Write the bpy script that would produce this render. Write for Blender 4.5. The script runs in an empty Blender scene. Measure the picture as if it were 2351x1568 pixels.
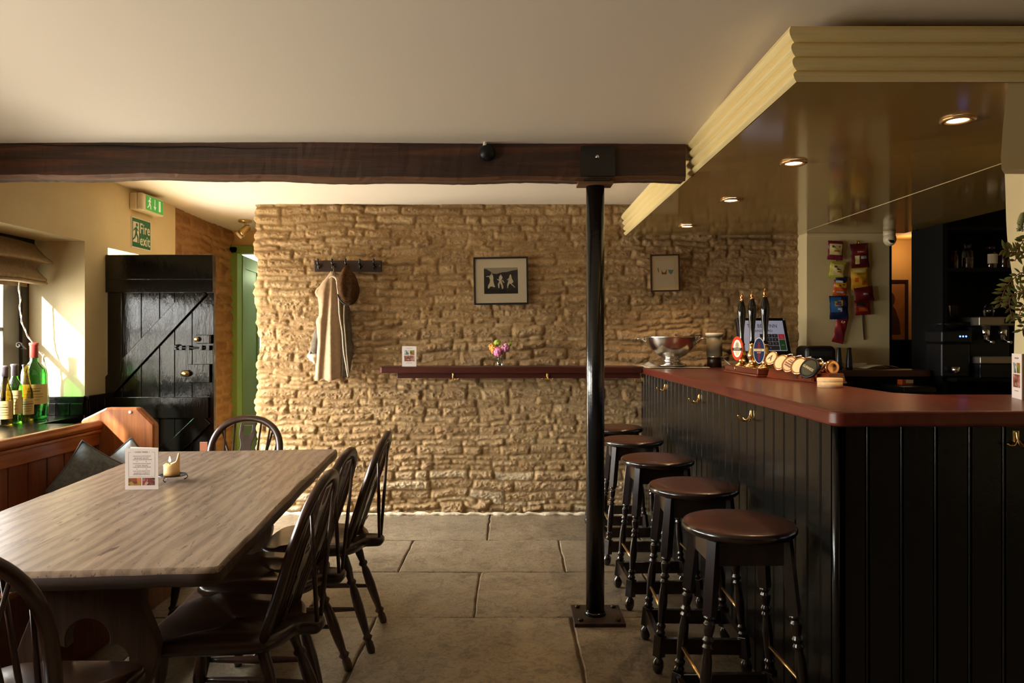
import bpy, bmesh, math, random
import numpy as np
from mathutils import Vector, Matrix, Euler

# ------------------------------------------------------------------ camera, sky, sun, exposure
S = bpy.context.scene
COL = S.collection
F = 1650.0            # focal length in pixels of a 2351 px wide frame
EYE = 1.30
CX, HY = 1175.5, 775.0
cam = bpy.data.cameras.new('camera'); camo = bpy.data.objects.new('camera', cam); COL.objects.link(camo)
camo.location = (0, 0, EYE); camo.rotation_euler = (math.pi/2, 0, 0)
cam.sensor_width = 36; cam.lens = F/2351*36; cam.shift_y = -9/2351; cam.clip_start = 0.02
S.camera = camo

W = bpy.data.worlds.new('sky'); S.world = W; W.use_nodes = True
bg = W.node_tree.nodes['Background']; _n = W.node_tree.nodes; _tc = _n.new('ShaderNodeTexCoord'); _sx = _n.new('ShaderNodeSeparateXYZ'); _cr = _n.new('ShaderNodeValToRGB')
W.node_tree.links.new(_tc.outputs['Generated'], _sx.inputs[0]); W.node_tree.links.new(_sx.outputs['Z'], _cr.inputs[0]); W.node_tree.links.new(_cr.outputs[0], bg.inputs[0])
_cr.color_ramp.elements[0].position = 0.0; _cr.color_ramp.elements[0].color = (.48, .44, .37, 1)      # sunlit ground outside
_cr.color_ramp.elements[1].position = 0.04; _cr.color_ramp.elements[1].color = (1.0, .975, .93, 1)     # bright hazy sky
bg.inputs[1].default_value = 47.0

sun = bpy.data.lights.new('sun', 'SUN'); suno = bpy.data.objects.new('sun', sun); COL.objects.link(suno)
sun.energy = 60; sun.angle = math.radians(1.0); sun.color = (1.0, 0.90, 0.74)
SUN_DIR = Vector((1.0, 2.0, -1.0)).normalized()
suno.rotation_euler = SUN_DIR.to_track_quat('-Z', 'Y').to_euler()

def portal(name, loc, rot, sx, sy):                      # tells the sampler where daylight enters
    l = bpy.data.lights.new(name, 'AREA'); l.shape = 'RECTANGLE'; l.size = sx; l.size_y = sy; l.cycles.is_portal = True
    o = bpy.data.objects.new(name, l); COL.objects.link(o); o.location = loc; o.rotation_euler = rot
PX = (0, -math.pi/2, 0)
portal('daylight_window_bench', (-2.97, 3.1, 1.35), PX, 1.1, 2.35)
portal('daylight_window_near', (-2.97, 1.2, 1.35), PX, 1.1, .95)
portal('daylight_doorway', (-2.97, 4.95, 0.95), PX, 1.9, 0.95)

S.view_settings.view_transform = 'Standard'; S.view_settings.look = 'None'
S.view_settings.gamma = 1; S.view_settings.use_curve_mapping = False
S.view_settings.exposure = 0.0
S.cycles.use_denoising = True
S.cycles.max_bounces = 12; S.cycles.diffuse_bounces = 7; S.cycles.glossy_bounces = 5; S.cycles.transparent_max_bounces = 16
S.cycles.sample_clamp_indirect = 6.0
S.cycles.caustics_reflective = False; S.cycles.caustics_refractive = False

R = random.Random(7)
PI = math.pi
def P(px, py, Y): return Vector(((px-CX)*Y/F, Y, EYE-(py-HY)*Y/F))
def XX(px, Y): return (px-CX)*Y/F
def ZZ(py, Y): return EYE-(py-HY)*Y/F
def srgb(r, g, b):
    f = lambda c: (c/255/12.92) if c/255 <= .04045 else ((c/255+.055)/1.055)**2.4
    return (f(r), f(g), f(b))

# ------------------------------------------------------------------ materials
def newmat(name):
    m = bpy.data.materials.new(name); m.use_nodes = True
    nt = m.node_tree
    return m, nt, nt.nodes['Principled BSDF']
def link(nt, a, b): nt.links.new(a, b)
def coords(nt, scale=(1, 1, 1), rot=(0, 0, 0)):
    tc = nt.nodes.new('ShaderNodeTexCoord'); mp = nt.nodes.new('ShaderNodeMapping')
    mp.inputs['Scale'].default_value = scale; mp.inputs['Rotation'].default_value = rot
    link(nt, tc.outputs['Object'], mp.inputs['Vector']); return mp.outputs['Vector']
def noise(nt, vec, scale, detail=4, rough=.55, dist=0):
    n = nt.nodes.new('ShaderNodeTexNoise'); n.inputs['Scale'].default_value = scale
    n.inputs['Detail'].default_value = detail; n.inputs['Roughness'].default_value = rough; n.inputs['Distortion'].default_value = dist
    link(nt, vec, n.inputs['Vector']); return n.outputs['Fac']
def ramp(nt, fac, stops):
    r = nt.nodes.new('ShaderNodeValToRGB'); e = r.color_ramp.elements
    while len(e) < len(stops): e.new(.5)
    for i, (p, c) in enumerate(stops):
        e[i].position = p; e[i].color = (*c, 1) if len(c) == 3 else c
    link(nt, fac, r.inputs['Fac']); return r.outputs['Color']
def bump(nt, bs, h, strength=.3, dist=.01):
    b = nt.nodes.new('ShaderNodeBump'); b.inputs['Strength'].default_value = strength; b.inputs['Distance'].default_value = dist
    link(nt, h, b.inputs['Height']); link(nt, b.outputs['Normal'], bs.inputs['Normal'])
def mixc(nt, fac, a, b, mode='MIX'):
    m = nt.nodes.new('ShaderNodeMix'); m.data_type = 'RGBA'; m.blend_type = mode
    for s, v in ((m.inputs[0], fac), (m.inputs[6], a), (m.inputs[7], b)):
        if hasattr(v, 'is_linked'): link(nt, v, s)
        elif isinstance(v, (int, float)): s.default_value = v
        else: s.default_value = (*v, 1)
    return m.outputs[2]

def mat(name, col, rough=.5, metal=0., col2=None, nscale=6, stretch=(1, 1, 1), ramp_=(.35, .65), bmp=None, coat=0., spec=.5, emit=None, sheen=0):
    m, nt, b = newmat(name)
    b.inputs['Base Color'].default_value = (*col, 1); b.inputs['Roughness'].default_value = rough
    b.inputs['Metallic'].default_value = metal; b.inputs['Specular IOR Level'].default_value = spec
    if coat: b.inputs['Coat Weight'].default_value = coat; b.inputs['Coat Roughness'].default_value = .08
    if sheen: b.inputs['Sheen Weight'].default_value = sheen
    if col2 is not None:
        v = coords(nt, stretch); n = noise(nt, v, nscale, 6, .6)
        link(nt, ramp(nt, n, [(ramp_[0], col), (ramp_[1], col2)]), b.inputs['Base Color'])
    if bmp:
        v2 = coords(nt, bmp[3] if len(bmp) > 3 else (1, 1, 1)); n2 = noise(nt, v2, bmp[0], 5, .6)
        bump(nt, b, n2, bmp[1], bmp[2] if len(bmp) > 2 else .01)
    if emit:
        b.inputs['Emission Color'].default_value = (*emit[0], 1); b.inputs['Emission Strength'].default_value = emit[1]
    return m

def wood(name, dark, mid, light, axis='Y', rough=.4, freq=30, bmpst=.25, coat=0., spec=.5):
    m, nt, b = newmat(name)
    st = {'X': (.06, 1, 1), 'Y': (1, .06, 1), 'Z': (1, 1, .06)}[axis]
    v = coords(nt, st)
    warp = noise(nt, v, 3.0, 2, .5, 1.0)
    g1 = noise(nt, v, freq, 6, .65, 1.2); g2 = noise(nt, v, freq*4, 3, .6)
    c = ramp(nt, g1, [(.32, dark), (.5, mid), (.68, light)])
    c = mixc(nt, .35, c, ramp(nt, warp, [(.35, dark), (.65, light)]))
    c = mixc(nt, .35, c, ramp(nt, g2, [(.4, dark), (.55, mid)]))
    link(nt, c, b.inputs['Base Color']); b.inputs['Roughness'].default_value = rough
    b.inputs['Specular IOR Level'].default_value = spec
    if coat: b.inputs['Coat Weight'].default_value = coat; b.inputs['Coat Roughness'].default_value = .12
    bump(nt, b, g1, bmpst, .004)
    return m

def glass(name, tint, gloss=.10):
    m = bpy.data.materials.new(name); m.use_nodes = True; nt = m.node_tree
    nt.nodes.clear()
    out = nt.nodes.new('ShaderNodeOutputMaterial'); tr = nt.nodes.new('ShaderNodeBsdfTransparent'); gl = nt.nodes.new('ShaderNodeBsdfGlossy')
    fr = nt.nodes.new('ShaderNodeLayerWeight'); fr.inputs['Blend'].default_value = .25
    mx = nt.nodes.new('ShaderNodeMixShader'); mu = nt.nodes.new('ShaderNodeMath'); mu.operation = 'MULTIPLY_ADD'
    mu.inputs[1].default_value = .75; mu.inputs[2].default_value = gloss*.4
    tr.inputs[0].default_value = (*tint, 1); gl.inputs['Roughness'].default_value = .03
    link(nt, fr.outputs['Fresnel'], mu.inputs[0]); link(nt, mu.outputs[0], mx.inputs[0])
    link(nt, tr.outputs[0], mx.inputs[1]); link(nt, gl.outputs[0], mx.inputs[2]); link(nt, mx.outputs[0], out.inputs['Surface'])
    return m

def attr_stone(name, stones, mortar, noise_dark):
    m, nt, b = newmat(name)
    a = nt.nodes.new('ShaderNodeAttribute'); a.attribute_name = 'tint'
    k = nt.nodes.new('ShaderNodeAttribute'); k.attribute_name = 'mortar'
    v = coords(nt)
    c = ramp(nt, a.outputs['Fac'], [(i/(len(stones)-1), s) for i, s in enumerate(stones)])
    n1 = noise(nt, v, 9, 8, .65); n2 = noise(nt, v, 60, 6, .7); n3 = noise(nt, v, 1.6, 3, .5)
    c = mixc(nt, ramp(nt, n1, [(.42, (0, 0, 0)), (.68, (1, 1, 1))]), c, noise_dark, 'MIX') if False else mixc(nt, .32, c, ramp(nt, n1, [(.3, noise_dark), (.7, stones[-1])]), 'MIX')
    c = mixc(nt, .35, c, ramp(nt, n2, [(.35, noise_dark), (.6, stones[len(stones)//2])]))
    mo = mixc(nt, .4, mortar, ramp(nt, n2, [(.3, tuple(x*.6 for x in mortar)), (.7, mortar)]))
    c = mixc(nt, k.outputs['Fac'], c, mo)
    link(nt, c, b.inputs['Base Color']); b.inputs['Roughness'].default_value = .9; b.inputs['Specular IOR Level'].default_value = .2
    n4 = noise(nt, v, 95, 8, .75)
    bump(nt, b, n4, .8, .010)
    return m

MT = {}
MT['plaster'] = mat('cream_plaster', srgb(226, 209, 162), .55, col2=srgb(217, 198, 150), nscale=2, bmp=(9, .12, .02))
MT['ceiling'] = mat('ceiling_paint', srgb(228, 217, 199), .75, bmp=(5, .08, .02))
MT['tan'] = mat('tan_paint', srgb(214, 178, 112), .6)
MT['wallyellow'] = mat('warm_back_room_paint', srgb(214, 170, 96), .7)
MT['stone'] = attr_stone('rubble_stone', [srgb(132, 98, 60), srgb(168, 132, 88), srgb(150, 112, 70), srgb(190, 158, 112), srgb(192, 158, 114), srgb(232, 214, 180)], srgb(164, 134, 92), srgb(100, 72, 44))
MT['stone_dark'] = attr_stone('old_brown_stone', [srgb(160, 116, 76), srgb(182, 138, 94), srgb(148, 104, 66), srgb(190, 148, 100)], srgb(186, 144, 96), srgb(116, 80, 50))
MT['beam'] = wood('old_beam_oak', srgb(26, 15, 10), srgb(56, 35, 23), srgb(120, 66, 40), 'X', .6, 14, .7)
MT['beam_edge'] = wood('beam_worn_edge', srgb(60, 36, 22), srgb(112, 76, 50), srgb(150, 110, 76), 'X', .7, 20, .4)
MT['black'] = mat('black_gloss_paint', (.006, .006, .005), .2, bmp=(26, .10, .01), spec=.5)
MT['blackdoor'] = mat('black_door_paint', (.004, .004, .0035), .10, bmp=(34, .38, .005, (1, 1, .22)), spec=.7)
MT['blackboard'] = mat('black_board_paint', (.006, .0055, .0045), .22, bmp=(20, .1, .008), spec=.38)
MT['blackmat'] = mat('black_matt', (.004, .004, .004), .6, spec=.12)
MT['counter'] = wood('mahogany_top', srgb(58, 18, 11), srgb(90, 33, 21), srgb(112, 47, 30), 'Y', .33, 9, .05, coat=.15)
MT['shelfwood'] = wood('dark_red_shelf', srgb(38, 12, 8), srgb(66, 24, 15), srgb(92, 38, 24), 'X', .35, 14, .1)
MT['chair'] = wood('dark_elm', srgb(26, 15, 10), srgb(50, 30, 19), srgb(80, 48, 30), 'Z', .3, 24, .12, coat=.2)
MT['seatwood'] = wood('dark_elm_seat', srgb(26, 15, 10), srgb(50, 31, 20), srgb(78, 49, 31), 'Y', .28, 20, .12, coat=.25)
MT['stoolseat'] = wood('red_brown_stool_top', srgb(40, 16, 9), srgb(70, 30, 17), srgb(90, 41, 23), 'X', .32, 16, .08, coat=.2)
MT['stoolleg'] = wood('near_black_stool_wood', srgb(14, 9, 7), srgb(26, 16, 11), srgb(42, 24, 15), 'Z', .22, 22, .08, coat=.3)
MT['pine'] = wood('orange_pine', srgb(112, 58, 26), srgb(158, 88, 42), srgb(186, 112, 58), 'Y', .32, 16, .12, coat=.2)
MT['pinez'] = wood('brown_pine_board', srgb(84, 40, 19), srgb(122, 60, 30), srgb(146, 80, 40), 'Z', .32, 18, .12, coat=.2)
MT['endpanel'] = wood('orange_oak_panel', srgb(120, 64, 28), srgb(172, 100, 50), srgb(204, 136, 76), 'Z', .4, 18, .2)
MT['trestle'] = wood('dark_oak_trestle', srgb(42, 26, 16), srgb(74, 50, 33), srgb(98, 70, 48), 'Z', .45, 30, .2)
MT['green'] = mat('green_gloss_paint', srgb(100, 114, 44), .4, col2=srgb(92, 106, 40), nscale=4, spec=.3)
MT['green_frame'] = mat('green_frame_paint', srgb(128, 154, 74), .35)
MT['palegreen'] = mat('pale_green_paint', srgb(168, 188, 160), .5)
MT['brass'] = mat('brass', (.80, .52, .20), .22, 1)
MT['dullbrass'] = mat('aged_brass', (.55, .38, .16), .32, 1)
MT['copper'] = mat('copper', (.82, .40, .18), .18, 1)
MT['steel'] = mat('polished_steel', (.72, .70, .66), .2, 1)
MT['brushed'] = mat('brushed_dark_steel', (.34, .30, .24), .45, 1)
MT['chrome'] = mat('chrome', (.85, .85, .85), .08, 1)
MT['iron'] = mat('black_iron', (.005, .005, .005), .2, 0, bmp=(30, .22, .005), spec=.6)
MT['ironplate'] = mat('worn_iron_plate', srgb(34, 26, 18), .5, .3, col2=srgb(66, 46, 28), nscale=14)
MT['grayframe'] = mat('grey_window_paint', srgb(92, 92, 90), .4)
MT['darkframe'] = mat('dark_window_jamb', srgb(52, 46, 34), .5)
MT['linen'] = mat('oatmeal_linen', srgb(172, 150, 118), .9, col2=srgb(152, 130, 98), nscale=60, stretch=(1, 1, .3), bmp=(220, .3, .003))
MT['cord'] = mat('white_cord', srgb(228, 222, 212), .8)
MT['white'] = mat('white_card', srgb(222, 212, 204), .7)
MT['ink'] = mat('grey_print', srgb(92, 80, 72), .8)
MT['darkink'] = mat('black_print', srgb(26, 24, 22), .8)
MT['cream'] = mat('cream_plastic', srgb(222, 208, 178), .45)
MT['signgreen'] = mat('sign_green', srgb(12, 104, 62), .45)
MT['exitgreen'] = mat('exit_light_green', srgb(40, 160, 50), .4, emit=(srgb(40, 150, 46), .35))
MT['exitwhite'] = mat('exit_light_white', srgb(230, 230, 214), .5, emit=(srgb(230, 230, 214), .3))
MT['signwhite'] = mat('sign_cream', srgb(230, 224, 204), .5)
MT['wax'] = mat('candle_wax', srgb(240, 214, 164), .45, col2=srgb(232, 190, 126), nscale=18, emit=(srgb(255, 170, 80), .06))
MT['flame'] = mat('flame', (1, .8, .5), .5, emit=((1, .74, .36), 45))
MT['denim'] = mat('grey_blue_cushion_cloth', srgb(122, 128, 130), .95, spec=.05, col2=srgb(98, 104, 108), nscale=50, bmp=(300, .3, .002))
MT['denim_sunlit'] = mat('painted_sun_cushion_cloth', srgb(206, 214, 216), .95, spec=.05, col2=srgb(186, 198, 204), nscale=50, bmp=(300, .3, .002))  # grey-blue cloth made paler: sunlight put into its colour
MT['piping'] = mat('grey_piping', srgb(96, 98, 98), .9)
MT['fleece'] = mat('beige_fleece', srgb(178, 152, 124), .95, spec=.05, col2=srgb(164, 138, 112), nscale=40, bmp=(180, .35, .004))
MT['shell'] = mat('grey_coat_shell', srgb(112, 104, 92), .85, spec=.1, col2=srgb(92, 84, 72), nscale=30)
MT['shell_edge'] = mat('pale_coat_binding', srgb(206, 190, 164), .9)
MT['tweed'] = mat('brown_tweed', srgb(84, 58, 36), .95, spec=.05, col2=srgb(54, 36, 22), nscale=45, bmp=(160, .5, .004))
MT['rackwood'] = mat('dark_rack_wood', srgb(48, 26, 17), .45, col2=srgb(36, 19, 12), nscale=8, stretch=(.2, 1, 1))
MT['frameblack'] = mat('black_frame', (.008, .007, .007), .35)
MT['framebrown'] = mat('dark_brown_frame', srgb(46, 22, 16), .35)
MT['mount'] = mat('cream_mount', srgb(238, 224, 194), .8)
MT['mount2'] = mat('warm_cream_paper', srgb(236, 216, 176), .8)
MT['photodark'] = mat('dark_photo_print', srgb(30, 26, 22), .6, col2=srgb(62, 56, 48), nscale=14, ramp_=(.45, .7))
MT['photosky'] = mat('grey_photo_sky', srgb(170, 158, 134), .6)
MT['photowhite'] = mat('pale_photo_figures', srgb(226, 212, 182), .6)
MT['terracotta'] = mat('terracotta_wash', srgb(168, 88, 62), .8)
MT['teal'] = mat('teal_wash', srgb(128, 160, 138), .8)
MT['brownwash'] = mat('brown_wash', srgb(120, 84, 60), .8)
MT['glassgreen'] = glass('green_bottle_glass', (.34, .72, .16), .2)
MT['glassdeep'] = glass('deep_green_bottle_glass', (.22, .62, .22), .2)
MT['glassbrown'] = glass('olive_brown_bottle_glass', (.42, .34, .10), .2)
MT['glassclear'] = glass('clear_glass', (.95, .96, .95), .12)
MT['glazing'] = glass('picture_glass', (1, 1, 1), .02)
MT['pane'] = glass('window_glass', (.97, .98, .98), .05)
MT['redcap'] = mat('red_capsule', srgb(186, 74, 62), .5)
MT['greycap'] = mat('grey_capsule', srgb(120, 112, 120), .5)
MT['label'] = mat('cream_bottle_label', srgb(232, 214, 150), .8)
MT['label2'] = mat('tan_bottle_label', srgb(224, 196, 130), .8)
MT['bulb'] = mat('lamp_disc', (1, .9, .75), .5, emit=((1, .74, .42), 14))
MT['lampring'] = mat('copper_light_ring', srgb(190, 150, 100), .3, .6)
MT['screen'] = mat('till_screen_page', srgb(168, 172, 190), .4, emit=(srgb(168, 172, 196), .35))
MT['screenkey'] = mat('till_screen_key', srgb(48, 48, 50), .4, emit=(srgb(44, 44, 46), .2))
MT['screenred'] = mat('till_red_key', srgb(176, 52, 66), .4, emit=(srgb(176, 52, 66), .3))
MT['screengreen'] = mat('till_green_key', srgb(34, 70, 34), .4, emit=(srgb(34, 70, 34), .3))
MT['bplastic'] = mat('black_plastic', (.007, .007, .008), .36, spec=.3)
MT['blackgloss'] = mat('black_lacquer', (.004, .004, .004), .12, coat=.3)
MT['orange'] = mat('orange_clip', srgb(204, 66, 24), .6, spec=.15)
MT['blue'] = mat('blue_clip', srgb(16, 36, 76), .6, spec=.15)
MT['deepred'] = mat('deep_red_print', srgb(118, 22, 22), .6, spec=.15)
MT['creamprint'] = mat('cream_print', srgb(226, 208, 170), .6, spec=.15)
MT['pumpbase'] = wood('pump_base_wood', srgb(70, 28, 14), srgb(106, 46, 23), srgb(128, 62, 32), 'Y', .25, 12, .05, coat=.4)
MT['lenscream'] = mat('cream_tap_lens', srgb(224, 200, 150), .25, coat=.5)
MT['lenspink'] = mat('pink_cream_tap_lens', srgb(224, 184, 140), .25, coat=.5)
MT['lensdark'] = mat('dark_tap_lens', srgb(58, 58, 40), .2, coat=.5)
MT['towel'] = mat('white_towel', srgb(210, 196, 168), .95, bmp=(120, .4, .003))
MT['greycan'] = mat('grey_canister', srgb(146, 138, 116), .5)
MT['palewood'] = wood('pale_round_box_wood', srgb(196, 160, 108), srgb(224, 192, 140), srgb(238, 210, 164), 'X', .5, 20, .05)
MT['blueled'] = mat('blue_led', (.2, .3, 1), .4, emit=((.12, .25, 1), 4))
MT['leaf'] = mat('olive_leaf', srgb(112, 118, 58), .5, col2=srgb(138, 132, 66), nscale=30)
MT['stem'] = mat('reddish_stem', srgb(116, 62, 42), .6)
MT['flowerbud'] = mat('green_flower_spike', srgb(96, 108, 52), .7, col2=srgb(150, 140, 96), nscale=220)
MT['pink'] = mat('pink_petals', srgb(208, 96, 150), .7, col2=srgb(232, 150, 190), nscale=70)
MT['mauve'] = mat('mauve_petals', srgb(190, 110, 156), .7, col2=srgb(222, 160, 190), nscale=70)
MT['peach'] = mat('orange_petals', srgb(226, 150, 62), .7, col2=srgb(240, 182, 96), nscale=40)
MT['lime'] = mat('lime_petals', srgb(150, 180, 50), .7, col2=srgb(190, 206, 80), nscale=40)
MT['stemgreen'] = mat('dark_green_stem', srgb(52, 66, 28), .6)
MT['cctv'] = mat('white_camera_plastic', srgb(206, 192, 160), .4)
MT['portrait'] = mat('brown_portrait_ground', srgb(176, 122, 66), .7, col2=srgb(150, 98, 50), nscale=6)
MT['portraitdark'] = mat('brown_portrait_figure', srgb(70, 38, 22), .7)
MT['amber'] = glass('amber_bottle_glass', (.55, .22, .08), .2)

def food(name, cols, sc):
    m, nt, b = newmat(name)
    v = coords(nt); vo = nt.nodes.new('ShaderNodeTexVoronoi'); vo.inputs['Scale'].default_value = sc; link(nt, v, vo.inputs['Vector'])
    sep = nt.nodes.new('ShaderNodeSeparateColor'); link(nt, vo.outputs['Color'], sep.inputs[0])
    link(nt, ramp(nt, sep.outputs[0], [(i/(len(cols)-1), c) for i, c in enumerate(cols)]), b.inputs['Base Color'])
    return m
MT['food1'] = food('burger_picture', [srgb(150, 70, 26), srgb(96, 50, 24), srgb(190, 110, 50), srgb(110, 140, 40), srgb(60, 60, 24)], 70)
MT['food2'] = food('steak_picture', [srgb(40, 30, 26), srgb(150, 50, 44), srgb(90, 36, 32), srgb(190, 170, 150), srgb(60, 44, 38)], 90)
MT['food3'] = food('feast_picture', [srgb(120, 60, 48), srgb(190, 150, 130), srgb(84, 48, 40), srgb(160, 84, 60), srgb(60, 50, 40)], 110)
MT['food4'] = food('monochrome_picture', [srgb(50, 56, 56), srgb(120, 126, 120), srgb(190, 196, 186), srgb(90, 96, 94)], 70)

def table_wood():
    m, nt, b = newmat('weathered_oak_top')
    v = coords(nt, (1, .09, 1)); v2 = coords(nt, (1, .22, 1))
    g = noise(nt, v, 34, 6, .62, 1.4); w = nt.nodes.new('ShaderNodeTexWave'); w.wave_type = 'BANDS'; w.bands_direction = 'X'
    w.inputs['Scale'].default_value = 7; w.inputs['Distortion'].default_value = 9; w.inputs['Detail'].default_value = 3; w.inputs['Detail Scale'].default_value = 1.2
    link(nt, v2, w.inputs['Vector'])
    fleck = noise(nt, coords(nt, (1, .12, 1), (0, 0, .5)), 46, 4, .7, 2.0)
    c = ramp(nt, g, [(.28, srgb(98, 80, 66)), (.5, srgb(126, 105, 88)), (.72, srgb(148, 126, 107))])
    c = mixc(nt, .4, c, ramp(nt, w.outputs['Fac'], [(.2, srgb(102, 82, 64)), (.7, srgb(156, 134, 112))]))
    c = mixc(nt, ramp(nt, fleck, [(.57, (0, 0, 0)), (.65, (.9, .9, .9))]), c, srgb(62, 45, 33))
    link(nt, c, b.inputs['Base Color']); b.inputs['Roughness'].default_value = .36; b.inputs['Specular IOR Level'].default_value = .5
    bump(nt, b, g, .2, .003); return m
MT['tabletop'] = table_wood()
MT['tableedge'] = wood('dark_table_edge', srgb(26, 17, 11), srgb(54, 36, 24), srgb(110, 76, 50), 'X', .5, 10, .3)

def flag_mat():
    m, nt, b = newmat('worn_flagstone')
    a = nt.nodes.new('ShaderNodeAttribute'); a.attribute_name = 'tint'
    v = coords(nt); n1 = noise(nt, v, 2.6, 8, .68, .6); n2 = noise(nt, v, 20, 8, .74, 1.6); n3 = noise(nt, v, 70, 4, .6)
    c = ramp(nt, a.outputs['Fac'], [(0, srgb(118, 102, 80)), (.35, srgb(138, 122, 100)), (.7, srgb(126, 116, 100)), (1, srgb(108, 96, 78))])
    c = mixc(nt, .55, c, ramp(nt, n1, [(.34, srgb(62, 52, 40)), (.5, srgb(126, 112, 92)), (.66, srgb(170, 156, 132))]))
    c = mixc(nt, .55, c, ramp(nt, n2, [(.40, srgb(50, 43, 34)), (.52, srgb(136, 122, 100)), (.7, srgb(162, 148, 124))]))
    link(nt, c, b.inputs['Base Color'])
    link(nt, ramp(nt, n2, [(.3, (.3, .3, .3)), (.7, (.55, .55, .55))]), b.inputs['Roughness'])
    h = nt.nodes.new('ShaderNodeMath'); h.operation = 'ADD'; link(nt, n2, h.inputs[0]); link(nt, n3, h.inputs[1])
    bump(nt, b, h.outputs[0], .4, .008); return m
MT['flag'] = flag_mat()
MT['grout'] = mat('dark_floor_joint', srgb(84, 66, 46), .95, bmp=(60, .5, .01))

# ------------------------------------------------------------------ mesh helpers
class MB:
    def __init__(s): s.v = []; s.f = []; s.mi = []; s.sm = []
    def add(s, vs, fs, mi=0, smooth=False, M=None):
        o = len(s.v)
        for p in vs:
            p = Vector(p)
            if M is not None: p = M @ p
            s.v.append(tuple(p))
        for f in fs: s.f.append([i+o for i in f]); s.mi.append(mi); s.sm.append(smooth)
        return s
    def box(s, x0, x1, y0, y1, z0, z1, mi=0, M=None):
        vs = [(x, y, z) for x in (x0, x1) for y in (y0, y1) for z in (z0, z1)]
        return s.add(vs, [(0, 1, 3, 2), (4, 6, 7, 5), (0, 4, 5, 1), (2, 3, 7, 6), (0, 2, 6, 4), (1, 5, 7, 3)], mi, False, M)
    def tube(s, pts, r, n=10, mi=0, M=None, closed=False, smooth=True, flat=1.0):
        pts = [Vector(p) for p in pts]; k = len(pts)
        rs = r if isinstance(r, (list, tuple)) else [r]*k
        vs = []; up = None
        for i, p in enumerate(pts):
            if closed: t = pts[(i+1) % k]-pts[i-1]
            else: t = pts[min(i+1, k-1)]-pts[max(i-1, 0)]
            if t.length < 1e-9: t = Vector((0, 0, 1))
            t.normalize()
            if up is None:
                up = Vector((0, 0, 1)) if abs(t.z) < .9 else Vector((0, 1, 0))
            a = up-t*up.dot(t)
            if a.length < 1e-6: a = Vector((1, 0, 0))-t*t.x
            a.normalize(); up = a; b = t.cross(a)
            for j in range(n):
                an = 2*PI*j/n; vs.append(p+(a*math.cos(an)+b*math.sin(an)*flat)*rs[i])
        fs = []
        m = k if closed else k-1
        for i in range(m):
            for j in range(n):
                i2 = (i+1) % k
                fs.append((i*n+j, i*n+(j+1) % n, i2*n+(j+1) % n, i2*n+j))
        s.add(vs, fs, mi, smooth, M)
        if not closed:
            o = len(s.v)-len(vs)
            s.f.append([o+j for j in range(n)][::-1]); s.mi.append(mi); s.sm.append(False)
            s.f.append([o+(k-1)*n+j for j in range(n)]); s.mi.append(mi); s.sm.append(False)
        return s
    def lathe(s, prof, n=24, mi=0, M=None, smooth=True, cap=True):
        vs = []; fs = []; k = len(prof)
        for r, z in prof:
            for j in range(n): vs.append((max(r, 1e-5)*math.cos(2*PI*j/n), max(r, 1e-5)*math.sin(2*PI*j/n), z))
        for i in range(k-1):
            for j in range(n): fs.append((i*n+j, i*n+(j+1) % n, (i+1)*n+(j+1) % n, (i+1)*n+j))
        s.add(vs, fs, mi, smooth, M)
        if cap:
            o = len(s.v)-len(vs)
            s.f.append([o+j for j in range(n)][::-1]); s.mi.append(mi); s.sm.append(False)
            s.f.append([o+(k-1)*n+j for j in range(n)]); s.mi.append(mi); s.sm.append(False)
        return s
    def prism(s, poly, t0, t1, mi=0, M=None):      # polygon in XY extruded along Z
        n = len(poly)
        vs = [(x, y, t0) for x, y in poly]+[(x, y, t1) for x, y in poly]
        fs = [tuple(range(n))[::-1], tuple(range(n, 2*n))]+[(i, (i+1) % n, n+(i+1) % n, n+i) for i in range(n)]
        return s.add(vs, fs, mi, False, M)
    def grid(s, fn, nu, nv, mi=0, smooth=True, M=None, wrap=False):
        vs = [fn(i/(nu-1) if not wrap else i/nu, j/(nv-1)) for j in range(nv) for i in range(nu)]
        fs = []
        for j in range(nv-1):
            for i in range(nu if wrap else nu-1):
                i2 = (i+1) % nu
                fs.append((j*nu+i, j*nu+i2, (j+1)*nu+i2, (j+1)*nu+i))
        return s.add(vs, fs, mi, smooth, M)
    def ball(s, c, r, n=14, mi=0, sc=(1, 1, 1), M=None, jit=0, rnd=None):
        c = Vector(c); vs = []
        for j in range(n//2+1):
            th = PI*j/(n//2)
            for i in range(n):
                ph = 2*PI*i/n; q = r*(1+(rnd.uniform(-jit, jit) if jit else 0))
                vs.append((c.x+q*sc[0]*math.sin(th)*math.cos(ph), c.y+q*sc[1]*math.sin(th)*math.sin(ph), c.z+q*sc[2]*math.cos(th)))
        fs = [(j*n+i, (j+1)*n+i, (j+1)*n+(i+1) % n, j*n+(i+1) % n) for j in range(n//2) for i in range(n)]
        return s.add(vs, fs, mi, True, M)
    def cpoly(s, outer, holes, th, mi=0, M=None, bevel=0.0):   # flat plate with holes, thickness th centred on Z=0
        cu = bpy.data.curves.new('tmp', 'CURVE'); cu.dimensions = '2D'; cu.fill_mode = 'BOTH'; cu.extrude = max(th/2-bevel, 1e-5)
        cu.bevel_depth = bevel; cu.bevel_resolution = 1
        if bevel: cu.offset = -bevel
        for loop in [outer]+list(holes):
            sp = cu.splines.new('POLY'); sp.points.add(len(loop)-1)
            for p, q in zip(sp.points, loop): p.co = (q[0], q[1], 0, 1)
            sp.use_cyclic_u = True
        return s._from_curve(cu, mi, M)
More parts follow.
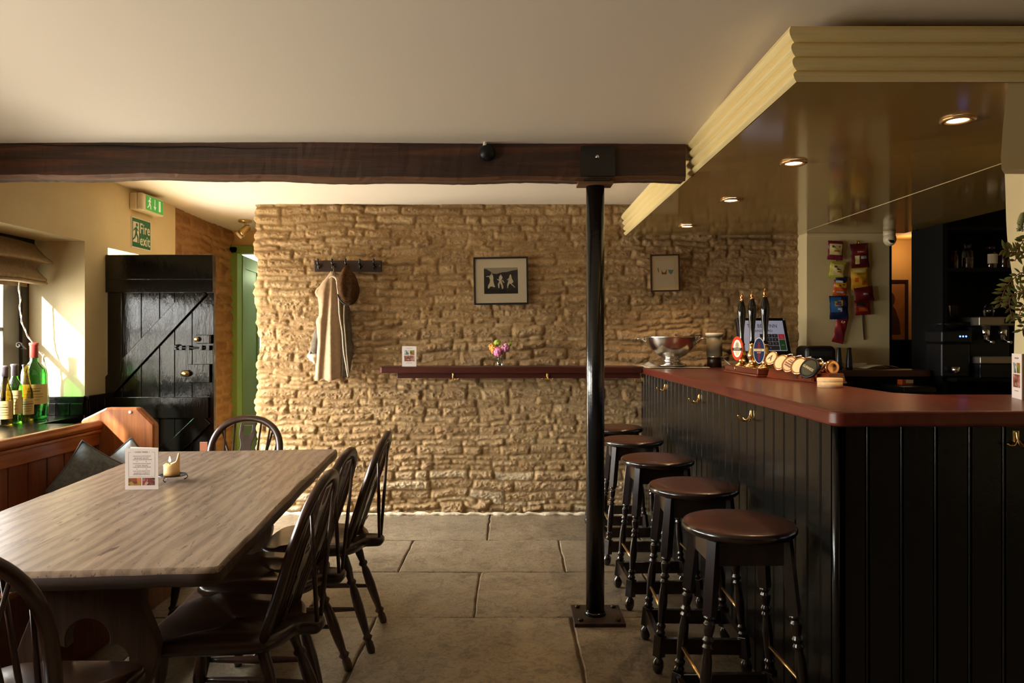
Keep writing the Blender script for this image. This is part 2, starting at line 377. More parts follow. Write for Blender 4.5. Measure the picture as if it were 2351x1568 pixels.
    def text(s, body, size, mi=0, M=None, th=.0006, align='CENTER', stretch=1.0, bold=0.0):
        cu = bpy.data.curves.new('tmp', 'FONT'); cu.body = body; cu.size = size; cu.extrude = th/2; cu.align_x = align; cu.align_y = 'CENTER'
        cu.resolution_u = 2; cu.offset = bold*size; cu.space_character = 1.05
        Ms = Matrix.Diagonal((stretch, 1, 1, 1))
        return s._from_curve(cu, mi, (M @ Ms) if M is not None else Ms)
    def _from_curve(s, cu, mi, M):
        ob = bpy.data.objects.new('tmp', cu); COL.objects.link(ob)
        dg = bpy.context.evaluated_depsgraph_get(); dg.update()
        me = bpy.data.meshes.new_from_object(ob.evaluated_get(dg))
        s.add([v.co.copy() for v in me.vertices], [tuple(p.vertices) for p in me.polygons], mi, False, M)
        bpy.data.objects.remove(ob); bpy.data.curves.remove(cu); bpy.data.meshes.remove(me)
        return s

def obj(name, mb, mats, parent=None, bevel=0, loc=None, seg=2, label=None, sub=0):
    me = bpy.data.meshes.new(name); me.from_pydata(mb.v, [], mb.f); me.validate()
    if not isinstance(mats, (list, tuple)): mats = [mats]
    for m in mats: me.materials.append(MT[m] if isinstance(m, str) else m)
    if len(me.polygons) == len(mb.f):
        me.polygons.foreach_set('material_index', mb.mi); me.polygons.foreach_set('use_smooth', mb.sm)
    bm = bmesh.new(); bm.from_mesh(me); bmesh.ops.recalc_face_normals(bm, faces=bm.faces); bm.to_mesh(me); bm.free()
    o = bpy.data.objects.new(name, me); COL.objects.link(o)
    if parent is not None: o.parent = parent
    if loc is not None: o.location = loc
    if bevel:
        b = o.modifiers.new('edge', 'BEVEL'); b.width = bevel; b.segments = seg; b.limit_method = 'ANGLE'; b.angle_limit = math.radians(35)
    if sub:
        m = o.modifiers.new('soft', 'SUBSURF'); m.levels = sub; m.render_levels = sub
    if label: o['label'] = label
    return o
def tag(o, label=None, cat=None, group=None, kind=None):
    if label: o['label'] = label
    if cat: o['category'] = cat
    if group: o['group'] = group
    if kind: o['kind'] = kind
    return o
def thing(name, label, cat, loc=(0, 0, 0), rz=0, group=None, rot=None):
    o = bpy.data.objects.new(name, None); COL.objects.link(o); o.empty_display_size = .05
    o.location = loc; o.rotation_euler = rot if rot else (0, 0, rz)
    return tag(o, label, cat, group)
def struct(name, mb, mats, label, cat, parent=None, bevel=0):
    o = obj(name, mb, mats, parent, bevel); tag(o, label, cat, None, 'structure'); return o
def dup(root, loc, rz, label, group=None):
    r = root.copy(); COL.objects.link(r); r.location = loc; r.rotation_euler = (0, 0, rz); r['label'] = label
    if group: r['group'] = group
    for ch in list(root.children):
        c = ch.copy(); COL.objects.link(c); c.parent = r
        for g in list(ch.children):
            d = g.copy(); COL.objects.link(d); d.parent = c
    return r
def T(x, y, z): return Matrix.Translation((x, y, z))
def RX(a): return Matrix.Rotation(a, 4, 'X')
def RY(a): return Matrix.Rotation(a, 4, 'Y')
def RZ(a): return Matrix.Rotation(a, 4, 'Z')
def smooth_curve(pts, n=6, closed=False):      # Catmull-Rom through points
    pts = [Vector(p) for p in pts]; k = len(pts); out = []
    for i in range(k if closed else k-1):
        p0 = pts[i-1] if (closed or i > 0) else pts[0]; p1 = pts[i]; p2 = pts[(i+1) % k]
        p3 = pts[(i+2) % k] if (closed or i+2 < k) else pts[-1]
        for j in range(n):
            t = j/n
            out.append(.5*((2*p1)+(p2-p0)*t+(2*p0-5*p1+4*p2-p3)*t*t+(3*p1-p0-3*p2+p3)*t**3))
    if not closed: out.append(pts[-1])
    return out

# ------------------------------------------------------------------ noise in numpy for the stone
def vnoise(u, v, seed):
    rs = np.random.RandomState(seed); g = rs.rand(256, 256)
    iu = np.floor(u).astype(int); iv = np.floor(v).astype(int); fu = u-iu; fv = v-iv
    fu = fu*fu*(3-2*fu); fv = fv*fv*(3-2*fv)
    a = g[iu % 256, iv % 256]; b = g[(iu+1) % 256, iv % 256]; c = g[iu % 256, (iv+1) % 256]; d = g[(iu+1) % 256, (iv+1) % 256]
    return (a*(1-fu)+b*fu)*(1-fv)+(c*(1-fu)+d*fu)*fv-.5
def fbm(u, v, seed, oct=4, gain=.5):
    s = 0; a = 1
    for i in range(oct): s = s+a*vnoise(u*2**i, v*2**i, seed+i); a *= gain
    return s
def blur(a, r):
    k = np.exp(-.5*(np.arange(-3*r, 3*r+1)/r)**2); k /= k.sum()
    p = np.pad(a, ((3*r, 3*r), (0, 0)), 'edge'); a = sum(k[i]*p[i:i+a.shape[0]] for i in range(len(k)))
    p = np.pad(a, ((0, 0), (3*r, 3*r)), 'edge'); return sum(k[i]*p[:, i:i+a.shape[1]] for i in range(len(k)))

def stone_field(U, V, res, seed, hmin=.03, hmax=.075, lmin=.07, lmax=.26, joint=.008, proj=.03):
    nu, nv = int(U/res)+1, int(V/res)+1
    u = np.linspace(0, U, nu)[None, :].repeat(nv, 0); v = np.linspace(0, V, nv)[:, None].repeat(nu, 1)
    rs = np.random.RandomState(seed)
    wv = v+fbm(u*2.2, v*1.5, seed+1, 3)*.045+fbm(u*16, v*22, seed+4, 3)*.014
    wu = u+fbm(u*3, v*4, seed+8, 3)*.05+fbm(u*20, v*20, seed+12, 3)*.014
    rows = [-.06]
    while rows[-1] < V+.1: rows.append(rows[-1]+rs.uniform(hmin, hmax)*(1.25 if rs.rand() < .15 else 1))
    rows = np.array(rows); ri = np.clip(np.searchsorted(rows, wv)-1, 0, len(rows)-2)
    lab = np.zeros((nv, nu), int); nid = 0; prev = None; fr = np.zeros((nv, nu)); tot = []
    for r in range(len(rows)-1):
        h = rows[r+1]-rows[r]
        xs = [-.1-rs.rand()*.2]
        while xs[-1] < U+.3: xs.append(xs[-1]+rs.uniform(lmin, lmax)*(.6+.6*h/hmax)+(.12 if rs.rand() < .1 else 0))
        xs = np.array(xs); m = ri == r
        ii = np.clip(np.searchsorted(xs, wu[m])-1, 0, len(xs)-2)
        lab[m] = nid+ii; nid += len(xs)
    # now and then a stone is as tall as two courses
    for q_ in range(int(nid*.10)):
        i = rs.randint(0, nv-2); j = rs.randint(2, nu-2); L0 = lab[i, j]; col = np.nonzero(lab[i:, j] != L0)[0]
        if len(col):
            L1 = lab[i+col[0], j]; w0 = np.count_nonzero(lab[i] == L0); w1 = np.count_nonzero(lab[i+col[0]] == L1)
            if max(w0, w1)*res < .24: lab[lab == L1] = L0
    edge = np.zeros((nv, nu))
    for d in range(1, max(2, int(joint/res))+1):
        e = np.zeros((nv, nu), bool)
        e[d:, :] |= lab[d:, :] != lab[:-d, :]; e[:-d, :] |= lab[d:, :] != lab[:-d, :]
        e[:, d:] |= lab[:, d:] != lab[:, :-d]; e[:, :-d] |= lab[:, d:] != lab[:, :-d]
        edge = np.maximum(edge, e*1.0)
    mort = blur(edge, max(1, int(round(.0035/res))))
    soft = blur(edge, max(1, int(round(.0075/res))))
    pr = rs.uniform(.35, 1.0, nid+1)[lab]; tint = np.clip(rs.rand(nid+1)[lab]*.75+.38*np.clip(1.15-1.5*v, 0, 1), 0, 1)  # paler towards the floor: daylight on the lower stones put into the tint
    tu, tv = rs.uniform(-1, 1, nid+1)[lab], rs.uniform(-1, 1, nid+1)[lab]
    body = np.clip(1-soft*1.15, 0, 1)
    crag = np.abs(fbm(u*18, v*30, seed+20, 5, .62))*.016-.003+fbm(u*60, v*80, seed+26, 3, .6)*.0055+fbm(u*8, v*14, seed+30, 3)*.008
    smear = np.clip(.5+fbm(u*3.0, v*3.0, seed+40, 3)*2.0, 0, 1)           # mortar flush in places
    h = proj*pr*body**.55+crag*(body*.9+.1)+fbm(u*1.2, v*1.2, seed+50, 3)*.03
    h = h*(1-.25*smear)+.25*smear*proj*.45
    h = np.minimum(h, .055+.25*np.maximum(h-.055, 0))
    return u, v, h, tint, np.clip(mort*1.25-.08, 0, 1)*(.6+.4*smear)

def field_obj(name, pos, tint, mort, m, label, cat):
    nv, nu = tint.shape
    me = bpy.data.meshes.new(name); me.vertices.add(nu*nv); me.vertices.foreach_set('co', pos.reshape(-1).astype(np.float32))
    idx = np.arange(nu*nv).reshape(nv, nu); q = np.stack([idx[:-1, :-1], idx[:-1, 1:], idx[1:, 1:], idx[1:, :-1]], -1).reshape(-1, 4)
    me.loops.add(q.size); me.loops.foreach_set('vertex_index', q.reshape(-1).astype(np.int32))
    me.polygons.add(len(q)); me.polygons.foreach_set('loop_start', np.arange(0, q.size, 4, dtype=np.int32))
    me.update(calc_edges=True); me.polygons.foreach_set('use_smooth', np.ones(len(q), bool))
    for nm, arr in (('tint', tint), ('mortar', mort)):
        a = me.attributes.new(nm, 'FLOAT', 'POINT'); a.data.foreach_set('value', arr.reshape(-1).astype(np.float32))
    me.materials.append(MT[m]); o = bpy.data.objects.new(name, me); COL.objects.link(o)
    return tag(o, label, cat, None, 'structure')

WY = 5.30; WX0 = -1.885        # stone wall plane and its free corner
def build_stone_wall():
    side = 1.25; U = side+4.02; V = 2.32
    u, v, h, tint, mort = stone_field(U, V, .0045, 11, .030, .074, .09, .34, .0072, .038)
    s = u-side
    a = np.clip((s+.035)/.07, 0, 1); a = a*a*(3-2*a)         # 0 on the passage side, 1 on the front
    X = WX0+np.maximum(s, 0)-h*(1-a); Y = WY+np.maximum(-s, 0)-h*a; Z = v-.02
    X = X-(.02*np.exp(-(s/.05)**2))*fbm(v*7, v*0+3.3, 77, 3)*2
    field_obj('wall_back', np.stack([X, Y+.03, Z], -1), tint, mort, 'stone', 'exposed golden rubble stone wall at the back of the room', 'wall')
build_stone_wall()
def build_old_stone():
    U = 1.3; V = 2.34
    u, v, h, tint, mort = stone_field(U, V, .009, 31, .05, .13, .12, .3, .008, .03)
    nv, nu = u.shape
    X = -2.58+h*1.1; Y = 5.40+u+fbm(v*5, v*0+.7, 5, 3)*.02; Z = v-.02
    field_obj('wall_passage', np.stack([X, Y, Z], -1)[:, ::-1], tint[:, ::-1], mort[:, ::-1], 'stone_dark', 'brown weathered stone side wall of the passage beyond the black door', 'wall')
build_old_stone()

# ------------------------------------------------------------------ floor
def build_floor():
    mb = MB(); tints = []
    rows = [(-3.4, -2.5, [-1.6, -.3, .9, 2]), (-2.5, -1.6, [-1.9, -.8, .5, 1.6]), (-1.6, -.8, [-1.2, .1, 1.2]), (-.8, 0.05, [-1.9, -.6, .6, 1.7]), (.05, .85, [-1.3, 0, 1.1]), (.85, 1.75, [-1.7, -.5, .55, 1.6]), (1.75, 2.58, [-1.3, -.12, .9]),
            (2.58, 3.341, [-1.55, -.63, .275, 1.15]), (3.341, 3.987, [-1.25, -.178, .72, 1.6]), (3.987, 4.613, [-1.55, -.632, .297, 1.2]),
            (4.613, 5.42, [-1.9, -1.05, -.16, .83, 1.9]), (5.42, 6.2, [-2.1]), (6.2, 7.9, [-2.2])]
    g = .0042
    for y0, y1, xs in rows:
        xs = [-3.05]+xs+[4.3]
        for x0, x1 in zip(xs[:-1], xs[1:]):
            n = max(2, int((x1-x0)/.08)); t = R.random(); sk = R.uniform(-.005, .005); zt = R.uniform(-.002, .002)
            A = []
            for i in range(n+1): A.append((x0+g+(x1-x0-2*g)*i/n, y0+g+R.uniform(-.004, .004)))
            m2 = max(2, int((y1-y0)/.08))
            B = [(x1-g+R.uniform(-.004, .004)+sk*j/m2, y0+g+(y1-y0-2*g)*j/m2) for j in range(1, m2)]
            Cc = [(x1-g-(x1-x0-2*g)*i/n+sk, y1-g+R.uniform(-.004, .004)) for i in range(n+1)]
            D = [(x0+g+R.uniform(-.004, .004), y1-g-(y1-y0-2*g)*j/m2) for j in range(1, m2)]
            loop = A+B+Cc+D; k = len(loop); cxm = sum(p[0] for p in loop)/k; cym = sum(p[1] for p in loop)/k
            ins = lambda p, d: (p[0]+math.copysign(min(d, abs(cxm-p[0])), cxm-p[0])*1, p[1]+math.copysign(min(d, abs(cym-p[1])), cym-p[1]))
            o = len(mb.v)
            for z, d in ((-.012, 0), (-.003, .001), (zt, .007)):
                for p in loop: q = ins(p, d); mb.v.append((q[0], q[1], z))
            for l in range(2):
                for i in range(k):
                    mb.f.append([o+l*k+i, o+l*k+(i+1) % k, o+(l+1)*k+(i+1) % k, o+(l+1)*k+i]); mb.mi.append(0); mb.sm.append(False); tints.append(t)
            mb.f.append([o+2*k+i for i in range(k)]); mb.mi.append(0); mb.sm.append(False); tints.append(t)
    n0 = len(mb.f)
    mb.box(-3.1, 4.4, -3.5, 8.0, -.06, -.008, 1); tints += [.5]*6
    o = struct('floor', mb, ['flag', 'grout'], 'worn stone flag floor with dark joints', 'floor')
    a = o.data.attributes.new('tint', 'FLOAT', 'FACE'); a.data.foreach_set('value', tints)
build_floor()

mb = MB(); xs_ = [WX0-.01+i*.03 for i in range(98)]
mb.tube([(x, 5.272+R.uniform(-.010, .008), .002+R.uniform(0, .004)) for x in xs_], [.012+R.uniform(-.004, .008) for x in xs_], 6, flat=1.0)
struct('baseboard_back', mb, mat('lime_mortar', srgb(214, 200, 172), .95, bmp=(60, .6, .01)), 'pale lime mortar fillet along the foot of the stone wall', 'trim')

# ------------------------------------------------------------------ ceilings and plain walls
LW = -2.53                     # inner face of the left wall
mb = MB()
def cz(x, y): return 2.185+.028*max(0, (3.3-y))/1.2*.8 if y > 2.1 else 2.213+.0*y
def ceil_fn(u, v):
    x = -2.75+7.1*u; y = -3.4+6.72*v
    z = 2.183+.052*min(1, max(0, (3.3-y)/1.25))+.008*math.sin(x*1.7+.5)*math.sin(y*1.1)
    return (x, y, z)
mb.grid(ceil_fn, 60, 60)
mb.grid(lambda u, v: (-2.75+7.1*u, 3.31+4.7*v, 2.285+.006*math.sin(u*9)*math.sin(v*8)), 40, 40)
mb.box(-2.75, 4.35, 3.315, 3.325, 2.12, 2.31)
struct('ceiling', mb, 'ceiling', 'uneven off white plaster ceiling', 'ceiling')

W1 = (1.95, 4.256, .80, 1.872); W2 = (.75, 1.65, .82, 1.872); DR = (4.50, 5.36, 0, 1.862)
def wall_with_openings(mb, y0, y1, ops, x_in, x_out, top, mi=0):
    ys = sorted(ops); cur = y0
    for (a, b, z0, z1) in ys:
        mb.box(x_out, x_in, cur, a, 0, top, mi)
        if z0 > 0: mb.box(x_out, x_in, a, b, 0, z0, mi)
        mb.box(x_out, x_in, a, b, z1, top, mi); cur = b
    mb.box(x_out, x_in, cur, y1, 0, top, mi)
mb = MB(); wall_with_openings(mb, -3.4, 4.33, [W1, W2], LW, -2.95, 2.32); wall_with_openings(mb, 4.33, 5.40, [DR], LW, -2.78, 2.32)
struct('wall_left', mb, 'plaster', 'cream plastered window wall on the left', 'wall')
mb = MB(); mb.box(-2.95, -2.60, 5.40, 6.85, 0, 2.32); struct('wall_outer', mb, 'plaster', 'outer wall behind the passage stone', 'wall')
# end of the passage with its green doorway
mb = MB(); ey = 6.62
mb.box(-2.95, -2.54, ey, ey+.12, 0, 2.3); mb.box(-2.54, -1.78, ey, ey+.12, 2.13, 2.3); mb.box(-1.78, -1.0, ey, ey+.12, 0, 2.3)
struct('wall_end', mb, 'tan', 'tan wall above the green doorway at the end of the passage', 'wall')
mb = MB(); mb.box(-2.68, -2.52, ey-.03, ey+.10, 0, 2.135); mb.box(-1.84, -1.74, ey-.03, ey+.10, 0, 2.135); mb.box(-2.68, -1.74, ey-.03, ey+.10, 2.075, 2.145)
d2 = struct('door_2', mb, 'green_frame', 'green painted doorway at the end of the passage', 'door', bevel=.004)
mb = MB(); Md = T(-2.522, ey+.09, 0) @ RZ(math.radians(96))
mb.box(0, .66, 0, .04, .01, 2.07, 0, Md); mb.box(.0, .10, -.008, .004, .01, 2.07, 0, Md); mb.box(.56, .66, -.008, .004, .01, 2.07, 0, Md); mb.box(.1, .56, -.008, .004, .86, 1.0, 0, Md); mb.box(.1, .56, -.008, .004, 1.95, 2.07, 0, Md); mb.box(.1, .56, -.008, .004, .01, .14, 0, Md)
obj('door_leaf', mb, 'green', d2, .003)
# room seen through the slit: pale green window surround
mb = MB(); mb.box(-3.3, -1.2, 7.7, 7.75, 0, 1.12); mb.box(-3.3, -1.2, 7.7, 7.75, 1.62, 2.3); mb.box(-2.66, -1.2, 7.7, 7.75, 1.12, 1.62); mb.box(-3.3, -2.80, 7.7, 7.75, 1.12, 1.62)
mb.box(-2.75, -2.6, 7.66, 7.70, 1.08, 1.14); mb.box(-2.75, -2.6, 7.66, 7.70, 1.60, 1.66); mb.box(-1.2, -1.1, 6.7, 7.75, 0, 2.3); mb.box(-3.3, -3.2, 6.7, 7.75, 0, 2.3); mb.box(-3.3, -2.9, 6.75, 6.8, 0, 2.3)
struct('wall_next', mb, 'palegreen', 'pale green wall glimpsed through the green doorway', 'wall')
# rest of the shell
mb = MB(); mb.box(-2.95, 4.4, -3.5, -3.4, 0, 2.35); struct('wall_front', mb, 'pinez', 'dark boarded wall behind the viewer', 'wall')
mb = MB(); mb.box(4.30, 4.40, -3.4, 7.9, 0, 2.35); struct('wall_right', mb, 'plaster', 'cream wall on the right', 'wall')
# chimney-breast-like projection behind the bar
PY = 5.166
mb = MB(); mb.box(2.117, 2.715, PY, 5.75, 0, 2.29)
mb.box(2.117, 2.715, PY-.006, PY, 2.028, 2.05)
struct('wall_bar', mb, 'plaster', 'cream plastered projection behind the bar where the snacks hang', 'wall', bevel=.006)
# room behind the bar with a warm wall
mb = MB(); mb.box(2.0, 4.3, 7.0, 7.1, 0, 2.3); mb.box(2.0, 4.3, 5.75, 7.0, 2.25, 2.28)
mb.box(2.10, 2.2, 5.7, 7.0, 0, 2.3)
struct('wall_far', mb, 'wallyellow', 'warm lit wall of the room behind the bar', 'wall')
mb = MB(); mb.box(2.715, 2.80, PY+.02, PY+.06, 0, 1.285); mb.box(2.716, 2.74, PY+.02, PY+.07, 0, 2.05)
mb.box(2.716, 3.1, PY+.08, PY+.12, 0, 1.285)
struct('trim_2', mb, 'blackmat', 'black half height hatch and post at the opening behind the bar', 'trim')
mb = MB(); mb.box(2.80, 4.30, 4.985, 5.03, 0, 2.35); struct('wall_shelves', mb, 'blackmat', 'black wall above the dark shelving', 'wall')

# ------------------------------------------------------------------ beam and post
def beam():
    mb = MB(); n = 140; x0, x1 = -2.60, .79
    prof = [(0, .0), (0, .5), (0, 1), (.5, 1), (1, 1), (1, 0), (.5, 0), (.1, -.04)]
    def fn(i, k):
        u = i/n; x = x0+(x1-x0)*u
        zb = 2.034-.016*u+.005*math.sin(x*3.1)+.003*math.sin(x*11+1); zt = 2.205-.022*u+.004*math.sin(x*2.2)
        a, b = prof[k]
        y = 3.27+.105*a+.004*math.sin(x*5+b*3); z = zb+(zt-zb)*max(b, 0)
        if k == 7: y += .0; z = zb-.006
        if k in (0,): y -= .003; z += .010
        return (x+0, y+R.uniform(-.0012, .0012), z+R.uniform(-.0012, .0012))
    vs = [fn(i, k) for i in range(n+1) for k in range(8)]
    for i in range(n):
        for k in range(8):
            mb.f.append([i*8+k, i*8+(k+1) % 8, (i+1)*8+(k+1) % 8, (i+1)*8+k]); mb.mi.append(1 if k in (6, 7, 0) and k != 0 else 0); mb.sm.append(False)
    mb.v = vs; mb.f.append(list(range(8))); mb.mi.append(0); mb.sm.append(False); mb.f.append([n*8+k for k in range(8)]); mb.mi.append(0); mb.sm.append(False)
    o = struct('trim_1', mb, ['beam', 'beam_edge'], 'old dark oak ceiling beam across the room', 'beam')
    # long drying crack and the pale scar
    mb = MB(); pts = [(-2.35+.06*i, 3.2645, 2.178-.0009*i+.003*math.sin(i*.9)) for i in range(24)]
    mb.tube(pts, [.0005+.0022*math.sin(PI*i/23) for i in range(24)], 5); obj('crack', mb, 'blackmat', o)
beam()
t = thing('support_post', 'black iron post holding up the dark beam', 'post', (.386, 3.335, 0))
mb = MB(); mb.lathe([(.0425, .018), (.0425, 2.015)], 32); obj('pole', mb, 'iron', t)
mb = MB(); mb.box(-.105, .125, -.115, .115, 0, .018); obj('base_plate', mb, 'ironplate', t, .002)
mb = MB(); mb.lathe([(.05, .018), (.046, .03), (.0426, .034)], 32); obj('weld_collar', mb, 'iron', t)
for bx in (-.075, .095):
    for by in (-.08, .08):
        mb = MB(); mb.lathe([(.012, 0), (.012, .008), (.007, .012)], 6, 0, T(bx, by, .018)); obj('bolt', mb, 'ironplate', t)
mb = MB(); mb.box(-.075, .08, -.082, -.070, 2.03, 2.168); mb.box(-.06, .06, -.075, .055, 2.012, 2.022); obj('head_plate', mb, 'iron', t, .002)
mb = MB(); mb.lathe([(.009, 0), (.009, .006), (.004, .009)], 12, 0, T(0, -.082, 2.118) @ RX(PI/2)); obj('head_bolt', mb, 'steel', t, label='shiny bolt head')
mb = MB(); mb.box(-.085, .075, -.06, .03, 2.000, 2.012); obj('wood_shim', mb, 'beam_edge', t)
t = thing('detector', 'small black round sensor fixed on the beam face', 'sensor', tuple(P(1119, 352, 3.265)))
mb = MB(); mb.lathe([(.036, 0), (.036, .018), (.028, .030), (.0, .032)], 20, 0, RX(PI/2)); obj('housing', mb, 'bplastic', t)
mb = MB(); mb.tube([(-.012, -.02, .03), (-.010, -.012, .045), (0, -.002, .052)], .009, 8); obj('cable_stub', mb, 'cord', t, label='short white cable end')

# ------------------------------------------------------------------ window, blind, sill, bottles
wx = -2.86
mb = MB(); y0, y1, z0, z1 = W1
mb.box(wx-.05, wx+.0, y0, y0+.06, z0, z1); mb.box(wx-.05, wx, y1-.055, y1+.0, z0, z1); mb.box(wx-.05, wx, y0, y1, z1-.05, z1); mb.box(wx-.05, wx, y0, y1, z0, z0+.09)
w1 = struct('window_1', mb, 'darkframe', 'dark framed window behind the bench with bottles on its sill', 'window')
yc = [(y0+.06, y0+.775), (y0+.775, y0+1.49), (y0+1.49, y1-.055)]
for k, (a, b) in enumerate(yc):
    mb = MB(); cxx = wx-.018
    mb.box(cxx-.04, cxx, a, a+.055, z0+.09, z1-.05); mb.box(cxx-.04, cxx, b-(.055 if k < 2 else .135), b, z0+.09, z1-.05)
    mb.box(cxx-.04, cxx, a, b, z1-.11, z1-.05); mb.box(cxx-.04, cxx, a, b, z0+.09, z0+.16)
    mb.box(cxx-.032, cxx-.004, a, b, 1.338, 1.358)
    if k < 2: mb.box(cxx-.032, cxx-.004, (a+b)/2-.01, (a+b)/2+.01, z0+.09, z1-.05)
    cs = obj('casement', mb, 'grayframe', w1, .003)
    mb = MB(); mb.box(cxx-.022, cxx-.018, a+.05, b-(.05 if k < 2 else .125), z0+.15, z1-.1); obj('pane', mb, 'pane', cs)
mb = MB(); sp = [(.0+.02*math.cos(a)*(1-a/9), 0, .02*math.sin(a)*(1-a/9)) for a in [i*.35 for i in range(22)]]
mb.tube(sp, .004, 6, 0, T(wx+.025, 4.13, 1.255)); mb.tube([(.02, 0, 0), (.02, .03, -.02), (-.02, .05, -.02)], .005, 6, 0, T(wx+.025, 4.13, 1.255))
obj('window_catch', mb, 'grayframe', w1)
for nm, wq in (('window_2', W2),):
    mb = MB(); y0, y1, z0, z1 = wq
    for yy in (y0, (y0+y1)/2-.03, y1-.06): mb.box(wx-.05, wx, yy, yy+.06, z0, z1)
    for zz in (z0, 1.33, z1-.06): mb.box(wx-.05, wx, y0, y1, zz, zz+.05)
    struct(nm, mb, 'grayframe', 'dark grey window further along the left wall', 'window')

# sill shelf
mb = MB(); mb.prism([(wx, 1.2), (-2.215, 1.2), (-2.215, 3.845), (LW+.0, 3.845), (LW-.0, 4.25), (wx, 4.25)], .800, .840)
struct('trim_3', mb, 'black', 'deep glossy black window sill shelf behind the bench', 'sill', bevel=.006)
# black dado on the reveal and on the wall up to the door
mb = MB()
mb.box(wx, LW, 4.236, 4.255, .84, .930); mb.box(wx, LW+.012, 4.226, 4.255, .93, .952); mb.box(wx, LW+.006, 4.231, 4.255, .915, .932)
mb.box(LW+.002, LW+.02, 4.25, 4.50, 0, .932); mb.box(LW+.002, LW+.034, 4.24, 4.50, .932, .956)
for k in range(3): mb.box(LW+.020, LW+.026, 4.262+k*.08, 4.335+k*.08, 0.02, .926)
for k in range(4): mb.box(wx+.02+k*.08, wx+.092+k*.08, 4.231, 4.237, .842, .912)
struct('baseboard_left', mb, 'black', 'black painted dado boarding between window and door', 'dado', bevel=.002)

def build_blind():
    t = thing('roman_blind', 'oatmeal linen roman blind gathered at the top of the window', 'blind', (0, 0, 0))
    path = [(-2.80, 1.868), (-2.785, 1.83), (-2.735, 1.775), (-2.695, 1.745), (-2.70, 1.735), (-2.76, 1.738), (-2.77, 1.70), (-2.735, 1.66), (-2.715, 1.640), (-2.73, 1.630), (-2.76, 1.634), (-2.725, 1.622), (-2.74, 1.612), (-2.77, 1.614)]
    sm = smooth_curve([(p[0], p[1], 0) for p in path], 5)
    ya, yb = 2.02, 4.20
    mb = MB()
    def fn(u, v):
        p = sm[min(len(sm)-1, int(round(v*(len(sm)-1))))]; y = ya+(yb-ya)*u
        bulge = .010*math.sin(u*PI*3)*min(1, v*3)
        return (p.x+bulge, y+.012*math.sin(v*9)*(1 if u > .97 else 0), p.y-.012*math.sin(u*PI)**2*v+.004*math.sin(u*23))
    mb.grid(fn, 60, len(sm)); o = obj('folds', mb, 'linen', t); s = o.modifiers.new('cloth', 'SOLIDIFY'); s.thickness = .004
    mb = MB(); mb.box(-2.834, -2.832, ya, yb, 1.595, 1.85); obj('lining', mb, 'linen', t)  # flat back layer, added to stop sun slipping under the folds
    mb = MB(); mb.box(-2.83, -2.79, ya, yb, 1.845, 1.870); obj('headrail', mb, 'bplastic', t)
    mb = MB(); c = [(-2.80, 4.08, 1.63), (-2.80, 4.09, 1.52), (-2.795, 4.09, 1.42), (-2.78, 4.11, 1.33), (-2.74, 4.15, 1.23), (-2.715, 4.17, 1.17), (-2.70, 4.18, 1.0), (-2.70, 4.18, .86)]
    cs = smooth_curve(c, 10); mb.tube(cs, .0032, 6); mb.tube([(p.x+.004*math.sin(i*.7), p.y+.005*math.cos(i*.7), p.z) for i, p in enumerate(cs)], .0028, 6)
    obj('pull_cord', mb, 'cord', t, label='white twisted pull cord')
build_blind()

def bottle(name, label, loc, H, r, neck, gm, lab, capm=None, kind='bordeaux', labh=(.22, .5), laba=PI*.42, rz=0):
    t = thing(name, label, 'bottle', loc, rz, 'wine bottles on the window sill')
    if kind == 'bordeaux':
        pr = [(0, 0), (r*.9, 0), (r, .012), (r, H*.58), (r*.93, H*.65), (r*.6, H*.715), (neck*1.1, H*.76), (neck, H*.80), (neck, H*.965), (neck*1.18, H*.97), (neck*1.18, H*.995), (neck*.8, H)]
    else:
        pr = [(0, 0), (r*.9, 0), (r, .012), (r, H*.42), (r*.93, H*.52), (r*.72, H*.63), (neck*1.35, H*.74), (neck, H*.84), (neck, H*.965), (neck*1.2, H*.97), (neck*1.2, H*.995), (neck*.8, H)]
    mb = MB(); mb.lathe(pr, 32, cap=False); obj('glass_body', mb, gm, t)
    mb = MB(); z0, z1 = H*labh[0], H*labh[1]
    mb.grid(lambda u, v: ((r+.0012)*math.sin((u-.5)*2*laba), -(r+.0012)*math.cos((u-.5)*2*laba), z0+(z1-z0)*v), 24, 2)
    lb = obj('paper_label', mb, lab, t)
    mb = MB()
    for k in range(5):
        zz = z1-(z1-z0)*(.22+.14*k); wd = laba*R.uniform(.3, .6)
        mb.grid(lambda u, v: ((r+.0022)*math.sin((u-.5)*2*wd), -(r+.0022)*math.cos((u-.5)*2*wd), zz+.0022*v*(2 if k == 1 else 1)), 12, 2)
    obj('label_print', mb, 'ink', lb)
    if capm:
        mb = MB(); mb.lathe([(neck*1.06, H*.80), (neck*1.08, H*.96), (neck*1.26, H*.968), (neck*1.26, H*.998), (neck*.5, H*1.003)], 24); obj('capsule', mb, capm, t)
    return t
bottle('wine_bottle', 'large green wine bottle with a red capsule on the window sill', (-2.70, 4.06, .841), .43, .0655, .020, 'glassdeep', 'label', 'redcap', labh=(.20, .46), rz=.55)
bottle('wine_bottle', 'green bottle with a grey capsule and square yellow label on the sill', (-2.665, 3.85, .841), .317, .037, .0145, 'glassgreen', 'label', 'greycap', labh=(.16, .56), rz=.35)
bottle('wine_bottle', 'open olive brown slope-shouldered bottle before the large green one', (-2.677, 3.955, .841), .312, .038, .0145, 'glassbrown', 'label2', None, 'burgundy', labh=(.12, .40), rz=.9)
bottle('wine_bottle', 'olive sloping bottle with a tan label at the left edge of the photo', (-2.64, 3.74, .841), .312, .038, .0145, 'glassbrown', 'label2', 'greycap', 'burgundy', labh=(.12, .42), rz=.35)

